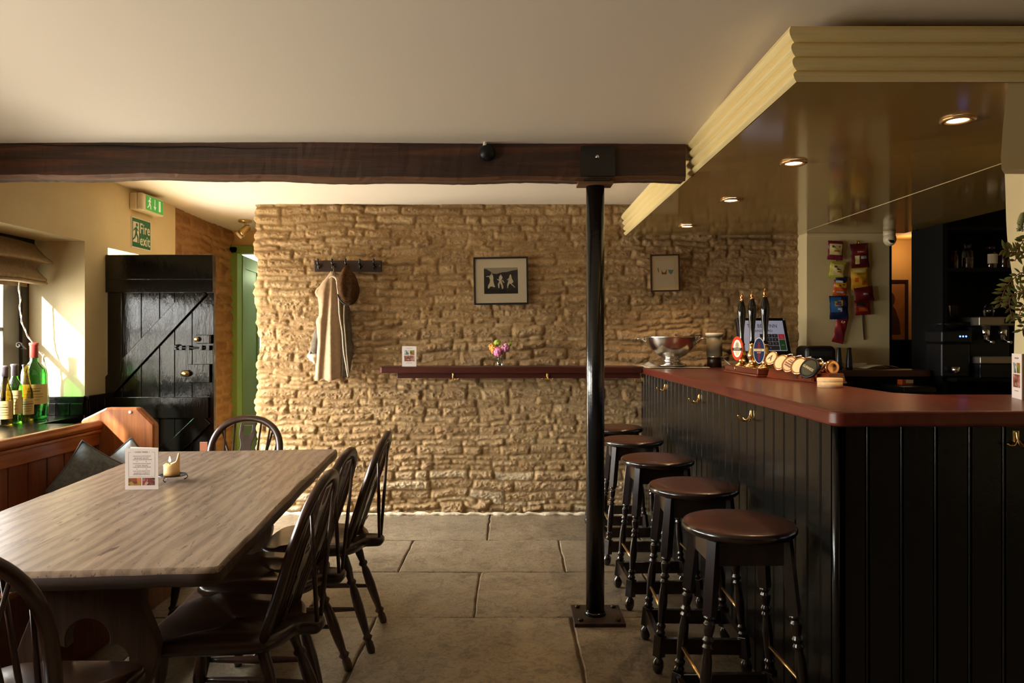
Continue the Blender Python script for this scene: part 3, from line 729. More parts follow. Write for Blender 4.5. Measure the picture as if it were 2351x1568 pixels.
# ------------------------------------------------------------------ black plank door
def build_door():
    mb = MB(); w = .672; H = 1.815; th = .032
    xs = [0, .098, .215, .33, .425, .535, w]
    for a, b in zip(xs[:-1], xs[1:]): mb.box(a+.0015, b-.0015, -th/2, th/2, .012, H)
    d = bpy.data.objects.new('door_1', None); COL.objects.link(d); d.location = (-2.528, 4.505, 0); d.rotation_euler = (0, 0, math.radians(-1.0))
    tag(d, 'black gloss plank door standing open beside the window', 'door', None, 'structure')
    obj('planks', mb, 'blackdoor', d, .002)
    f = -th/2
    for z0, z1 in ((H-.155+.0, H-.0), (H-.235, H-.155), (.80-.0, .93), (.10, .24)):
        mb = MB(); mb.box(.0 if z0 > 1 else .02, w-(.0 if z0 > 1 else .03), f-.022, f, z0, z1); obj('ledge', mb, 'blackdoor', d, .003)
    for (xa, za, xb, zb) in ((.02, .935, w-.05, 1.575), (.05, .25, w-.05, .80)):
        mb = MB(); L = math.hypot(xb-xa, zb-za); an = math.atan2(zb-za, xb-xa)
        M = T(xa, 0, za) @ RY(-an)
        mb.box(0, L, f-.018, f, -.012 if za > .5 else -.05, .10 if za > .5 else .05, 0, M); obj('brace', mb, 'blackdoor', d, .003)
    # latch with round brass turn
    mb = MB(); mb.box(.572, .66, f-.030, f, 1.262, 1.318); k = obj('night_latch', mb, 'blackdoor', d, .004)
    mb = MB(); mb.lathe([(.013, 0), (.013, .012), (.016, .016), (.014, .024), (.006, .026)], 16, 0, T(.583, f-.030, 1.290) @ RX(PI/2)); obj('turn_knob', mb, 'brass', k, label='brass turn knob')
    mb = MB(); mb.tube([(.435, f-.018, 1.236), (.655, f-.018, 1.236)], .007, 8)
    for xx in (.44, .475, .52, .60, .645): mb.box(xx-.010, xx+.010, f-.027, f, 1.222, 1.250)
    mb.ball((.447, f-.02, 1.245), .014, 10); obj('sliding_bolt', mb, 'iron', d, .002)
    mb = MB(); mb.lathe([(.011, 0), (.011, .018), (.020, .026), (.030, .038), (.026, .052), (.008, .058)], 20, 0, T(.512, f-.001, 1.078) @ RX(PI/2) @ Matrix.Diagonal((1, .72, 1, 1)))
    kb = obj('door_knob', mb, 'dullbrass', d, label='oval bronze door knob')
    mb = MB(); mb.box(.52, .655, f-.024, f, 1.02, 1.135); obj('rim_lock', mb, 'blackdoor', d, .003)
    mb = MB(); mb.box(.585, .635, f-.008, f, .575, .650); hp = obj('hasp', mb, mat('rusty_hasp', srgb(110, 62, 40), .5, .4), d, .002, label='rusty hasp plate')
    mb = MB(); mb.tube([(.612+.011*math.cos(a), f-.012, .562+.015*math.sin(a)) for a in [i*2*PI/14 for i in range(14)]], .003, 6, closed=True)
    obj('padlock_ring', mb, 'brass', hp, label='brass ring')
build_door()

# ------------------------------------------------------------------ signs and exit light on the left wall
ML = Matrix(((0, 0, 1, 0), (1, 0, 0, 0), (0, 1, 0, 0), (0, 0, 0, 1)))     # local x -> world +Y, local y -> world Z, local z -> world +X (faces the room)
def runner(mb, M, s, mi=0):            # simple running figure from pieces, height about 1 unit
    def cap(pts, r): mb.tube([(x*s, y*s, 0) for x, y in pts], r*s, 8, mi, M, flat=.06)
    mb.prism([(.10*s*math.cos(a)+.08*s, .10*s*math.sin(a)+.42*s) for a in [i*2*PI/14 for i in range(14)]], -.0002, .0006, mi, M)
    for poly in ([(-.10, .27), (.06, .31), (.10, .02), (-.07, -.02)], [(-.10, .27), (-.28, .12), (-.24, .06), (-.07, .19)], [(.06, .31), (.24, .14), (.20, .08), (.05, .2)],
                 [(-.07, 0), (.08, .02), (.24, -.22), (.13, -.27)], [(.13, -.25), (.24, -.22), (.24, -.5), (.14, -.5)], [(-.07, 0), (.05, -.04), (-.08, -.30), (-.18, -.26)], [(-.18, -.26), (-.08, -.30), (-.36, -.46), (-.40, -.38)]):
        mb.prism([(x*s, y*s) for x, y in poly], -.0002, .0006, mi, M)
t = thing('exit_sign_light', 'green and white illuminated exit box under the ceiling', 'exit light', (LW+.001, 4.905, 2.205))
mb = MB(); mb.box(0, .045, -.155, .155, -.055, .055); obj('back_box', mb, 'cream', t, .006)
mb = MB(); mb.box(.045, .085, -.150, .150, -.058, .058); obj('cover', mb, 'cream', t, .012)
mb = MB(); mb.box(.085, .087, -.105, .128, -.048, .048); gp = obj('green_panel', mb, 'exitgreen', t)
mb = MB(); M = T(.0874, 0, 0) @ ML
runner(mb, M @ T(-.062, 0, 0), .078)
mb.prism([(.005, .036), (.013, .036), (.013, -.012), (.026, -.012), (.009, -.038), (-.008, -.012), (.005, -.012)], 0, .0008, 0, M)
mb.prism([(.062, -.036), (.088, -.036), (.088, .036), (.062, .036)], 0, .0008, 0, M)
obj('pictogram', mb, 'exitwhite', gp)
t = thing('fire_exit_sign', 'square green fire exit notice above the black door', 'sign', (LW+.001, 4.90, 2.005))
mb = MB(); mb.box(0, .003, -.127, .127, -.103, .103); obj('plate', mb, 'signwhite', t)
mb = MB(); mb.box(.003, .0036, -.120, .120, -.096, .096); gp = obj('green_field', mb, 'signgreen', t)
mb = MB(); M = T(.0038, 0, 0) @ ML; mb.prism([(-.112, -.064), (-.036, -.064), (-.036, .072), (-.112, .072)], 0, .0006, 0, M); obj('doorway_symbol', mb, 'signwhite', gp)
mb = MB(); runner(mb, T(.0048, 0, 0) @ ML @ T(-.074, 0, 0), .125); obj('running_figure', mb, 'signgreen', gp)
mb = MB(); mb.text('Fire', .098, 0, M @ T(.044, .034, 0), .001, stretch=.86, bold=.014); mb.text('exit', .098, 0, M @ T(.044, -.046, 0), .001, stretch=.86, bold=.014); obj('lettering', mb, 'signwhite', gp)

# passage spotlight
t = thing('ceiling_spotlight', 'small bronze spotlight on the passage ceiling', 'spotlight', (XX(563, 6.0), 6.0, 2.284))
mb = MB(); mb.lathe([(.055, 0), (.055, -.018), (.05, -.024)], 20); obj('rose', mb, 'dullbrass', t)
mb = MB(); mb.tube([(0, 0, -.02), (0, 0, -.06)], .008, 8); obj('stalk', mb, 'dullbrass', t)
mb = MB(); M = T(0, 0, -.085) @ RY(math.radians(50)); mb.lathe([(.012, .05), (.03, .03), (.032, -.03), (.034, -.05)], 16, 0, M); h = obj('lamp_head', mb, 'dullbrass', t)
mb = MB(); mb.lathe([(.03, -.05), (.034, -.075)], 16, 0, M); obj('glass_shade', mb, 'cream', h)

# ------------------------------------------------------------------ bench with end panel and cushions
t = thing('settle_bench', 'long pine settle with boarded back under the window', 'bench', (-1.95, 2.6, 0))
ox, oy = 1.95, -2.6
mb = MB(); mb.tube([(-2.188+ox, .9+oy, .838), (-2.188+ox, 3.80+oy, .838)], .026, 14, 0); mb.box(-2.21+ox, -2.178+ox, .9+oy, 3.80+oy, .735, .835); mb.box(-2.178+ox, -2.168+ox, .9+oy, 3.80+oy, .800, .815)
obj('top_rail', mb, 'pine', t, .004)
mb = MB(); k = 0; y = .9
while y < 3.79:
    mb.box(-2.205+ox, -2.186+ox, y+.0025+oy, min(y+.128, 3.795)+oy, .42, .737); y += .1305
obj('back_boards', mb, 'pinez', t, .004)
mb = MB(); mb.box(-2.2+ox, -1.69+ox, .9+oy, 3.80+oy, .412, .440); obj('seat', mb, 'pine', t, .008)
mb = MB(); mb.box(-1.74+ox, -1.715+ox, .92+oy, 3.80+oy, 0, .412); obj('front_boards', mb, 'pinez', t, .004)
mb = MB()
poly = [(-2.285, 0), (-2.285, .862), (-2.150, .928), (-1.985, .928), (-1.895, .838), (-1.895, .55), (-1.70, .50), (-1.70, 0)]
Mp = T(ox, 3.805+oy+.058, 0) @ RX(PI/2)
mb.prism(poly, 0, .058, 0, Mp); ep = obj('end_panel', mb, 'endpanel', t, .009, seg=1)
mb = MB(); mb.lathe([(.009, 0), (.009, .002), (.004, .003)], 12, 0, T(-2.02+ox, 3.803+oy, .905) @ RX(PI/2)); obj('nail_plug', mb, 'cream', ep)

def cushion(name, label, loc, rot, w, h, d, m):
    t = thing(name, label, 'cushion', loc, 0, 'cushions on the bench', rot)
    mb = MB(); n = 22
    def fn(sgn):
        def g(u, v):
            x, y = (u*2-1), (v*2-1)
            pin = 1-.10*(1-x*x)*abs(y)**2 if False else 1
            th = d*(max(0, (1-x**4))*max(0, (1-y**4)))**.6
            ex = w/2*x*(1-.10*(1-abs(y)**2)*0-.07*(1-y*y)); ey2 = h/2*y*(1-.07*(1-x*x))
            return (ex, sgn*th/2+.006*math.sin(x*7+y*5)*(1-x*x)*(1-y*y), ey2)
        return g
    mb.grid(fn(1), n, n); mb.grid(fn(-1), n, n); obj('cover', mb, m, t)
    mb = MB(); pts = []
    for i in range(4*16):
        s, q = divmod(i, 16); a = -1+2*q/16
        x, y = [(a, -1), (1, a), (-a, 1), (-1, -a)][s]
        pts.append((w/2*x*(1-.07*(1-y*y)), 0, h/2*y*(1-.07*(1-x*x))))
    mb.tube(pts, .005, 6, closed=True); obj('piping', mb, 'piping', t)
cushion('cushion', 'dark grey blue square cushion leaning on the bench back', (-2.01, 3.43, .622), (math.radians(-12), math.radians(36), math.radians(40)), .27, .27, .11, 'denim')
cushion('cushion', 'grey blue cushion with painted sunlight against the octagonal bench end', (-1.975, 3.685, .608), (math.radians(-12), math.radians(50), math.radians(10)), .25, .25, .10, 'denim_sunlit')

# ------------------------------------------------------------------ table
tc = Vector((-1.215, 2.60, 0)); tr = math.radians(5.1)
t = thing('trestle_table', 'long worn oak table with cut-out trestle ends', 'table', tc, tr)
def w2l(x, y): p = Matrix.Rotation(-tr, 3, 'Z') @ (Vector((x, y, 0))-tc); return (p.x, p.y)
corners = [w2l(-.70, 1.712), w2l(-.864, 3.559), w2l(-1.735, 3.475), w2l(-1.578, 1.635)]
def build_top():
    mb = MB(); loop = []
    for i in range(4):
        a, b = Vector((*corners[i], 0)), Vector((*corners[(i+1) % 4], 0)); p0 = Vector((*corners[i-1], 0))
        c = .010
        loop += [a+(p0-a).normalized()*c, a+(b-a).normalized()*c]
        L = (b-a).length; nseg = int(L/.06)
        for k in range(1, nseg):
            nrm = (b-a).normalized().cross(Vector((0, 0, 1)))
            loop.append(a+(b-a)*(k/nseg)+nrm*R.uniform(-.0035, .0015))
    k = len(loop); cen = Vector((sum(p.x for p in loop)/k, sum(p.y for p in loop)/k, 0)); vs = []
    rings = [(.0, .704), (.004, .700), (-.001, .712), (.000, .728), (.002, .741), (.008, .748), (.016, .750)]
    rings = [(.012, .704), (.003, .709), (.0, .722), (.002, .738), (.007, .746), (.016, .750)]
    for ins, z in rings:
        for p in loop: d = (cen-p).normalized(); vs.append((p.x+d.x*ins, p.y+d.y*ins, z))
    fs = []; mi = []
    for r in range(len(rings)-1):
        for i in range(k): fs.append((r*k+i, r*k+(i+1) % k, (r+1)*k+(i+1) % k, (r+1)*k+i)); mi.append(1 if r < 3 else 0)
    mb.add(vs, fs, 0, True); mb.mi = mi
    mb.f.append([(len(rings)-1)*k+i for i in range(k)]); mb.mi.append(0); mb.sm.append(False)
    mb.f.append(list(range(k))[::-1]); mb.mi.append(1); mb.sm.append(False)
    obj('table_top', mb, ['tabletop', 'tableedge'], t)
build_top()
def trestle(y):
    out = [(.20, .700), (.185, .66), (.150, .61), (.142, .565), (.158, .52), (.180, .46), (.184, .42), (.165, .36), (.135, .30), (.12, .22), (.15, .12), (.26, .075), (.27, .0)]
    sm = [(p.x, p.y) for p in smooth_curve([(x, z, 0) for x, z in out[:-2]], 4)]+out[-2:]
    outer = sm+[(-x, z) for x, z in sm[::-1]]
    hole = []
    for cx0, cz0, r, a0, a1 in ((0, .475, .058, -20, 200), (-.062, .415, .046, 100, 290), (.062, .415, .046, -110, 80)):
        hole.append([(cx0+r*math.cos(math.radians(a0+(a1-a0)*i/14)), cz0+r*math.sin(math.radians(a0+(a1-a0)*i/14))) for i in range(15)])
    h = hole[0]+hole[1]+hole[2]
    mb = MB(); mb.cpoly(outer, [h], .045, 0, T(0, y, 0) @ RX(PI/2), .003); obj('trestle_end', mb, 'trestle', t)
trestle(-.62); trestle(.66)
mb = MB(); mb.box(-.03, .03, -.60, .64, .20, .29); obj('stretcher', mb, 'trestle', t, .004)
for yy in (-.62, .66):
    mb = MB(); mb.box(-.36, .36, yy-.035, yy+.035, .672, .704); obj('bearer', mb, 'trestle', t, .003)

# ------------------------------------------------------------------ wheelback chairs
def leg_profile(L):
    return [(.013, 0), (.0165, .03*L), (.0165, .10*L), (.012, .12*L), (.019, .145*L), (.021, .155*L), (.013, .18*L), (.0175, .3*L), (.0205, .45*L), (.0175, .60*L), (.0125, .66*L), (.020, .685*L), (.020, .70*L), (.0130, .72*L), (.0185, .82*L), (.0165, .93*L), (.014, L)]
def turned(mb, p0, p1, prof, n=12):
    p0, p1 = Vector(p0), Vector(p1); d = p1-p0; L = d.length
    M = T(*p0) @ d.to_track_quat('Z', 'Y').to_matrix().to_4x4(); mb.lathe(prof(L), n, 0, M)
def bow_pt(s):        # s 0..1 from one seat socket over the top to the other
    a = PI*s
    x = .152*math.cos(a)+.064*math.sin(a)**.9*math.cos(a)*1.15+.03*math.cos(a)*math.sin(a)
    prof = math.sin(a)
    z = .435+.442*(prof**.62)
    y = -.135-(z-.435)*.335
    return Vector((x, y, z))
def make_chair(label):
    t = thing('wheelback_chair', label, 'chair', (0, 0, 0), 0, 'wheelback chairs around the table')
    # saddle seat
    half = [(0, .225), (.10, .222), (.165, .205), (.198, .16), (.200, .08), (.190, -.02), (.182, -.09), (.168, -.145), (.13, -.175), (.075, -.192), (.042, -.205), (.036, -.255), (.022, -.268), (0, -.270)]
    sm = [(p.x, p.y) for p in smooth_curve([(x, y, 0) for x, y in half], 3)]
    loop = sm+[(-x, y) for x, y in sm[-2:0:-1]]; k = len(loop); vs = []; rings = [(.86, .402), (.965, .404), (1.0, .416), (1.0, .428), (.975, .438), (.93, .441), (.6, .434), (.25, .430), (.02, .432)]
    for sc, z in rings:
        for x, y in loop:
            zz = z+(.010*(x/.2)**2*(1 if y < .15 else 0) if sc < .97 and z > .43 else 0)
            sy = sc if y > -.19 else max(sc, .0)
            vs.append((x*sc, y*sy, zz))
    mb = MB(); fs = [(r*k+i, r*k+(i+1) % k, (r+1)*k+(i+1) % k, (r+1)*k+i) for r in range(len(rings)-1) for i in range(k)]
    mb.add(vs, fs, 0, True); mb.f.append(list(range(k))[::-1]); mb.mi.append(0); mb.sm.append(False); mb.f.append([(len(rings)-1)*k+i for i in range(k)]); mb.mi.append(0); mb.sm.append(True)
    obj('seat', mb, 'seatwood', t)
    mb = MB(); pts = [bow_pt(i/48) for i in range(49)]; mb.tube(pts, .0145, 10, 0, flat=1.25); obj('back_bow', mb, 'chair', t)
    def on_bow(x):     # bow point with given x on the upper part
        best = min((bow_pt(.5-(.5 if x > 0 else -.5)*j/200) for j in range(0, 150)), key=lambda p: abs(p.x-x)); return best
    for sx in (-1, 1):
        for xb, xt in ((.055, .068), (.088, .118), (.120, .165)):
            p0 = Vector((sx*xb, -.140, .432)); p1 = on_bow(sx*xt); mb = MB()
            mb.tube([p0, p0.lerp(p1, .35), p1], [.0055, .0068, .005], 8); obj('spindle', mb, 'chair', t)
        p0 = Vector((sx*.018, -.252, .425)); p1 = on_bow(sx*.135); mb = MB(); mb.tube([p0, p0.lerp(p1, .4), p1], [.0065, .0075, .005], 8); obj('brace_stick', mb, 'chair', t)
    # pierced splat, with the wheel
    lean = math.atan(.335); L = .44/math.cos(lean)
    hw = [(.022, 0), (.024, .10), (.030, .13), (.020, .155), (.038, .175), (.040, .20), (.040, .232), (.047, .262), (.040, .292), (.030, .318), (.026, .340), (.032, .368), (.040, .392), (.038, .462)]
    sm = [(p.x, p.y) for p in smooth_curve([(x, y, 0) for x, y in hw], 3)]
    outer = sm+[(-x, y) for x, y in sm[::-1]]
    holes = [[(-.026, .472-.013), (-.026, .415), (-.016, .398), (0, .392), (.016, .398), (.026, .415), (.026, .459)][::-1]]
    c = .255
    for k5 in range(5):
        a = PI/2+2*PI*k5/5
        holes.append([(.019*math.cos(a)+.0095*math.cos(b+a)*(1 if math.cos(b) > 0 else .9), c+.019*math.sin(a)+.0095*math.sin(b+a)*.95) for b in [i*2*PI/9 for i in range(9)]])
    holes.append([(-.010, .04), (.010, .04), (.012, .09), (-.012, .09)])
    outer = [(x, min(y, .466)) for x, y in outer]
    mb = MB(); M = T(0, -.140, .432) @ RX(lean) @ RX(PI/2) @ Matrix.Diagonal((1, .955, 1, 1))
    holes[0] = [(-.024, .452), (-.024, .415), (-.015, .398), (0, .393), (.015, .398), (.024, .415), (.024, .452)]
    mb.cpoly(outer, holes, .011, 0, M, .001); obj('splat', mb, 'chair', t)
    tops = {}; feet = {}
    for nm, tx, ty, fx, fy in (('fl', .135, .155, .178, .205), ('fr', -.135, .155, -.178, .205), ('bl', .115, -.115, .158, -.245), ('br', -.115, -.115, -.158, -.245)):
        p1 = Vector((tx, ty, .408)); p0 = Vector((fx, fy, 0)); mb = MB(); turned(mb, p0, p1, leg_profile); obj('leg', mb, 'chair', t); tops[nm] = p1; feet[nm] = p0
    def at(nm, z): return feet[nm].lerp(tops[nm], z/.408)
    st = lambda L: [(.007, 0), (.0095, .15*L), (.0135, .5*L), (.0095, .85*L), (.007, L)]
    mids = []
    for a, b in (('fl', 'bl'), ('fr', 'br')):
        mb = MB(); turned(mb, at(a, .175), at(b, .175), st); obj('side_stretcher', mb, 'chair', t); mids.append(at(a, .175).lerp(at(b, .175), .45))
    mb = MB(); turned(mb, mids[0], mids[1], st); obj('cross_stretcher', mb, 'chair', t)
    return t
G = 'wheelback chairs around the table'
c0 = make_chair('dark wheelback chair on the window side of the room, nearest of three along the table')
c0.location = (-.845, 2.205, 0); c0.rotation_euler = (0, 0, PI/2); c0['label'] = 'dark wheelback chair nearest the viewer along the long side of the table'
dup(c0, (-.885, 2.66, 0), PI/2-.03, 'middle dark wheelback chair of the three along the long side of the table', G)
dup(c0, (-.825, 3.115, 0), PI/2+.02, 'dark wheelback chair along the table side, next to the stone wall', G)
dup(c0, (-1.38, 3.485, 0), PI, 'wheelback chair at the far end of the table before the green doorway', G)
dup(c0, (-1.145, 1.70, 0), .03, 'wheelback chair at the near end of the table, cut by the photo corner', G)

# ------------------------------------------------------------------ menu cards
def menu_card(label, loc, rz, w, h, style, group='folded menu cards'):
    t = thing('menu_card', label, 'menu', loc, rz, group)
    mb = MB(); th = .0008; lean = math.radians(0)
    op = math.radians(16 if style == 'text' else 22)
    mb.box(-w/2, w/2, -th, 0, 0, h)
    mb.box(-w, 0, 0, th, 0, h, 0, T(w/2, 0, 0) @ RZ(-op))
    obj('card', mb, 'white', t)
    FM = T(0, -th-.0002, 0) @ RX(PI/2)
    if style == 'text':
        mb = MB()
        for x0, x1, y0, y1 in ((-w*.40, -w*.395, .31*h, .90*h), (w*.395, w*.40, .31*h, .90*h), (-w*.40, w*.40, .305*h, .31*h), (-w*.40, -w*.32, .897*h, .902*h), (w*.32, w*.40, .897*h, .902*h)):
            mb.prism([(x0, y0), (x1, y0), (x1, y1), (x0, y1)], 0, .0002, 0, FM)
        mb.text('\u2022 EVERY WEEK \u2022', h*.052, 0, FM @ T(0, h*.90, 0), .0003, stretch=.95)
        for y, s, tx in ((.755, .046, 'BURGER NIGHT'), (.575, .046, 'STEAK NIGHT'), (.395, .046, 'SUNDAY LUNCH')):
            mb.text(tx, h*s, 0, FM @ T(0, h*y, 0), .0003)
        for y in (.80, .715, .62, .535, .44, .355):
            x = -w*.26
            while x < w*.26:
                dx = R.uniform(.02, .06)*w; mb.prism([(x, y*h), (x+dx, y*h), (x+dx, y*h+.012*h), (x, y*h+.012*h)], 0, .0002, 0, FM); x += dx+.012*w
        for y in (.675, .495):
            for sx in (-1, 1): mb.prism([(sx*w*.14+.012*h*math.cos(a), y*h+.012*h*math.sin(a)) for a in (0, PI/2, PI, 3*PI/2)], 0, .0002, 0, FM)
        obj('printed_text', mb, 'ink', t)
        for x0, x1, m in ((-.40, -.02, 'food1'), (.02, .40, 'food2')):
            mb = MB(); mb.prism([(x0*w, .10*h), (x1*w, .10*h), (x1*w, .28*h), (x0*w, .28*h)], 0, .0003, 0, FM); obj('food_picture', mb, m, t)
    else:
        mb = MB(); mb.text('THE BELL INN', h*.05, 0, FM @ T(0, h*.90, 0), .0003, stretch=.85)
        obj('printed_text', mb, 'ink', t)
        mb = MB(); mb.prism([(-w*.2, .165*h), (w*.2, .165*h), (w*.2, .178*h), (-w*.2, .178*h)], 0, .0002, 0, FM); obj('printed_line', mb, 'ink', t)
        for x0, x1, y0, y1, m in ((-.34, -.01, .57, .80, 'food4'), (.05, .36, .57, .80, 'food1'), (-.34, .36, .25, .54, 'food3')):
            mb = MB(); mb.prism([(x0*w, y0*h), (x1*w, y0*h), (x1*w, y1*h), (x0*w, y1*h)], 0, .0003, 0, FM); obj('food_picture', mb, m, t)
    return t
yt = .55*F/(1124-HY)
menu_card('white menu card with printed text standing on the oak table', (XX(325.5, yt), yt, .7505), math.radians(5), 73*yt/F, 95*yt/F, 'text')
menu_card('small white menu card with pictures on the wall ledge', (XX(939.5, 5.10), 5.10, 1.096), 0, 33*5.1/F, 46*5.1/F, 'pics')
menu_card('narrow white menu card with pictures on the counter at the right edge', (1.735, 2.47, 1.0905), math.radians(-110), .105, .154, 'pics')

# ------------------------------------------------------------------ candle
yc_ = .55*F/(1106-HY)
t = thing('candle_holder', 'black wire candle stand on the oak table', 'candle holder', (XX(391, yc_), yc_+.02, .7505))
mb = MB(); mb.lathe([(.0, .0205), (.050, .0205), (.0515, .0235), (.048, .0225), (.0, .0225)], 32, cap=False); obj('dish', mb, 'iron', t)
for a in (.6, 2.5, 4.5):
    mb = MB(); ca, sa = math.cos(a), math.sin(a); q = lambda r, z: (r*ca, r*sa, z)
    mb.tube(smooth_curve([q(.040, .021), q(.050, .017), q(.053, .010), q(.046, .004), q(.040, .0026), q(.045, .0024)], 4), .0018, 6); obj('leg', mb, 'iron', t)
cl = t.location.copy()
t = thing('candle', 'burning cream pillar candle with a torn high side', 'candle', (cl.x-.004, cl.y, .7737))
mb = MB(); n = 40
def crag_h(a):
    d = abs(((a-0.15+PI) % (2*PI))-PI)
    return .040+.030*math.exp(-(d/.55)**2)+.012*math.exp(-(d/1.2)**2)+.002*math.sin(a*5)
ang = [2*PI*i/n for i in range(n)]
vs = []; R0 = .029
for f_ in (0, .3, .6, .85, 1): vs += [(R0*(1+.03*math.sin(a*4+f_*5)*f_)*math.cos(a), R0*math.sin(a), crag_h(a)*f_) for a in ang]
for rr, dz in ((.80, -.002), (.62, -.012), (.35, -.018), (.05, -.018)): vs += [(R0*rr*math.cos(a), R0*rr*math.sin(a), (crag_h(a)+dz)*(1 if rr > .7 else 0)+(.036 if rr <= .7 and rr > .5 else .030)*(0 if rr > .7 else 1)) for a in ang]
fs = [(r*n+i, r*n+(i+1) % n, (r+1)*n+(i+1) % n, (r+1)*n+i) for r in range(8) for i in range(n)]
mb.add(vs, fs, 0, True); mb.f.append(list(range(n))[::-1]); mb.mi.append(0); mb.sm.append(False); mb.f.append([8*n+i for i in range(n)]); mb.mi.append(0); mb.sm.append(True)
obj('wax', mb, 'wax', t)
mb = MB(); mb.tube([(-.004, -.004, .028), (-.005, -.005, .042), (-.006, -.004, .049)], .0011, 6); obj('wick', mb, 'darkink', t)
mb = MB(); mb.lathe([(.0002, 0), (.0030, .004), (.0036, .009), (.0024, .016), (.0002, .023)], 12, 0, T(-.006, -.004, .047)); obj('flame', mb, 'flame', t)

# ------------------------------------------------------------------ coat rack, coat, cap
t = thing('coat_rack', 'dark wooden rail with black hooks on the stone wall', 'coat rack', (XX(799, 5.26), 5.266, ZZ(611, 5.26)))
hw_ = 77.5*5.26/F
mb = MB(); mb.box(-hw_, hw_, -.012, .012, -.042, .042); obj('rail', mb, 'rackwood', t, .004)
hooks_px = [734, 766, 797, 829, 861]
for k, hx in enumerate(hooks_px):
    x = XX(hx, 5.26)-t.location.x; mb = MB()
    mb.lathe([(.014, 0), (.014, .006), (.006, .008)], 12, 0, T(x, -.012, .0) @ RX(PI/2))
    mb.tube(smooth_curve([(x, -.014, .012), (x, -.045, .006), (x, -.062, .022), (x, -.060, .040)], 4), .006, 8); mb.ball((x, -.060, .042), .009, 10)
    mb.tube(smooth_curve([(x, -.014, -.010), (x, -.035, -.022), (x, -.045, -.008)], 4), .005, 8); obj('hook', mb, 'iron', t)
for sx in (-1, 1):
    mb = MB(); mb.lathe([(.005, 0), (.004, .003)], 10, 0, T(sx*(hw_-.014), -.012, .0) @ RX(PI/2)); obj('screw', mb, 'steel', t)

def cloth_loft(rows, Yc, depth, folds, n=64, seed=1):
    """rows: (py, left px, right px). A hanging closed cloth with vertical folds on its front."""
    rr = random.Random(seed); mb = MB(); rows2 = []
    ys = [r[0] for r in rows]
    N = 46
    def interp(c, y):
        for a, b in zip(rows[:-1], rows[1:]):
            if a[0] <= y <= b[0]:
                f_ = (y-a[0])/(b[0]-a[0]); f_ = f_*f_*(3-2*f_); return a[c]+(b[c]-a[c])*f_
        return rows[-1][c]
    def fn(u, v):
        y = ys[0]+(ys[-1]-ys[0])*v; l, r = interp(1, y), interp(2, y); a = 2*PI*u
        s = -math.cos(a); cx_ = (l+r)/2+(r-l)/2*s
        front = math.sin(a)
        d = depth*(.35+.65*min(1, v*2.2))
        if front > 0:
            sa = (cx_-(rows[0][1]+rows[0][2])/2)/(12+26*v); fo = sum(am*math.sin(fr*sa*.8+ph+tw*v) for am, fr, ph, tw in folds)*min(1, v*2.5)*front**.5
            yy = Yc-d*front**.6-fo
        else: yy = Yc+.004*front
        p = P(cx_, y, Yc); hem = (.010*math.sin(s*7+1)+.006*math.sin(s*17)) if v > .98 else 0
        return (p.x, yy, p.z-hem)
    mb.grid(fn, n, N, wrap=True)
    o = len(mb.v)-n*N
    mb.f.append([o+i for i in range(n)]); mb.mi.append(0); mb.sm.append(True); mb.f.append([o+(N-1)*n+i for i in range(n)]); mb.mi.append(0); mb.sm.append(False)
    return mb
q = lambda x, y: (580+y/4.9, 690+x/4.9)
def rows_from(lst): return [(580+y/4.9, 690+l/4.9, 690+r/4.9) for y, l, r in lst]
t = thing('coat', 'grey coat with beige fleece lining hanging from the rack', 'coat', (0, 0, 0))
mb = cloth_loft(rows_from([(215, 340, 385), (250, 322, 400), (290, 285, 405), (350, 235, 408), (430, 175, 420), (460, 168, 425), (510, 200, 440), (600, 213, 470), (700, 216, 480), (780, 182, 482), (850, 192, 485), (1000, 205, 495), (1150, 195, 505), (1300, 180, 515), (1425, 172, 512)]), 5.262, .085, [(.012, 6.2, .3, .35), (.005, 10, 1.2, .6), (.002, 19, .2, -.5)])
obj('fleece_lining', mb, 'fleece', t)
mb = cloth_loft(rows_from([(560, 440, 540), (700, 430, 570), (900, 430, 575), (1005, 430, 580), (1020, 430, 600), (1150, 440, 590), (1250, 450, 570), (1390, 455, 552)]), 5.270, .06, [(.014, 7, .8, .5), (.006, 14, .2, .8)], seed=2)
obj('outer_shell', mb, 'shell', t, label='grey outer side of the coat')
mb = MB(); pts = smooth_curve([P(690+x/4.9, 580+y/4.9, 5.172) for x, y in ((405, 300), (430, 520), (440, 700), (470, 900), (485, 1100), (510, 1250), (535, 1400))], 5); mb.tube(pts, .006, 8)
pts = smooth_curve([P(690+x/4.9, 580+y/4.9, 5.19) for x, y in ((495, 590), (490, 750), (505, 950), (520, 1150), (545, 1390))], 5); mb.tube(pts, .005, 8)
pts = smooth_curve([P(690+x/4.9, 580+y/4.9, 5.20) for x, y in ((325, 290), (360, 268), (395, 285), (405, 310))], 5); mb.tube(pts, .007, 8); obj('binding', mb, 'shell_edge', t, label='pale bound edge')
mb = cloth_loft(rows_from([(850, 165, 230), (950, 140, 230), (1050, 115, 225), (1130, 98, 220)]), 5.265, .045, [(.006, 6, 0, 1)], n=28, seed=3); sl = obj('sleeve', mb, 'shell', t, label='grey sleeve')
mb = cloth_loft(rows_from([(1120, 95, 222), (1165, 78, 222), (1200, 105, 222), (1240, 160, 215)]), 5.260, .055, [(.004, 6, 0, 1)], n=28, seed=4); obj('cuff', mb, 'shell_edge', sl)
mb = MB(); mb.tube([P(766, 612, 5.206), P(766, 622, 5.19), P(764, 630, 5.20)], .004, 6); obj('hanging_loop', mb, 'shell', t)

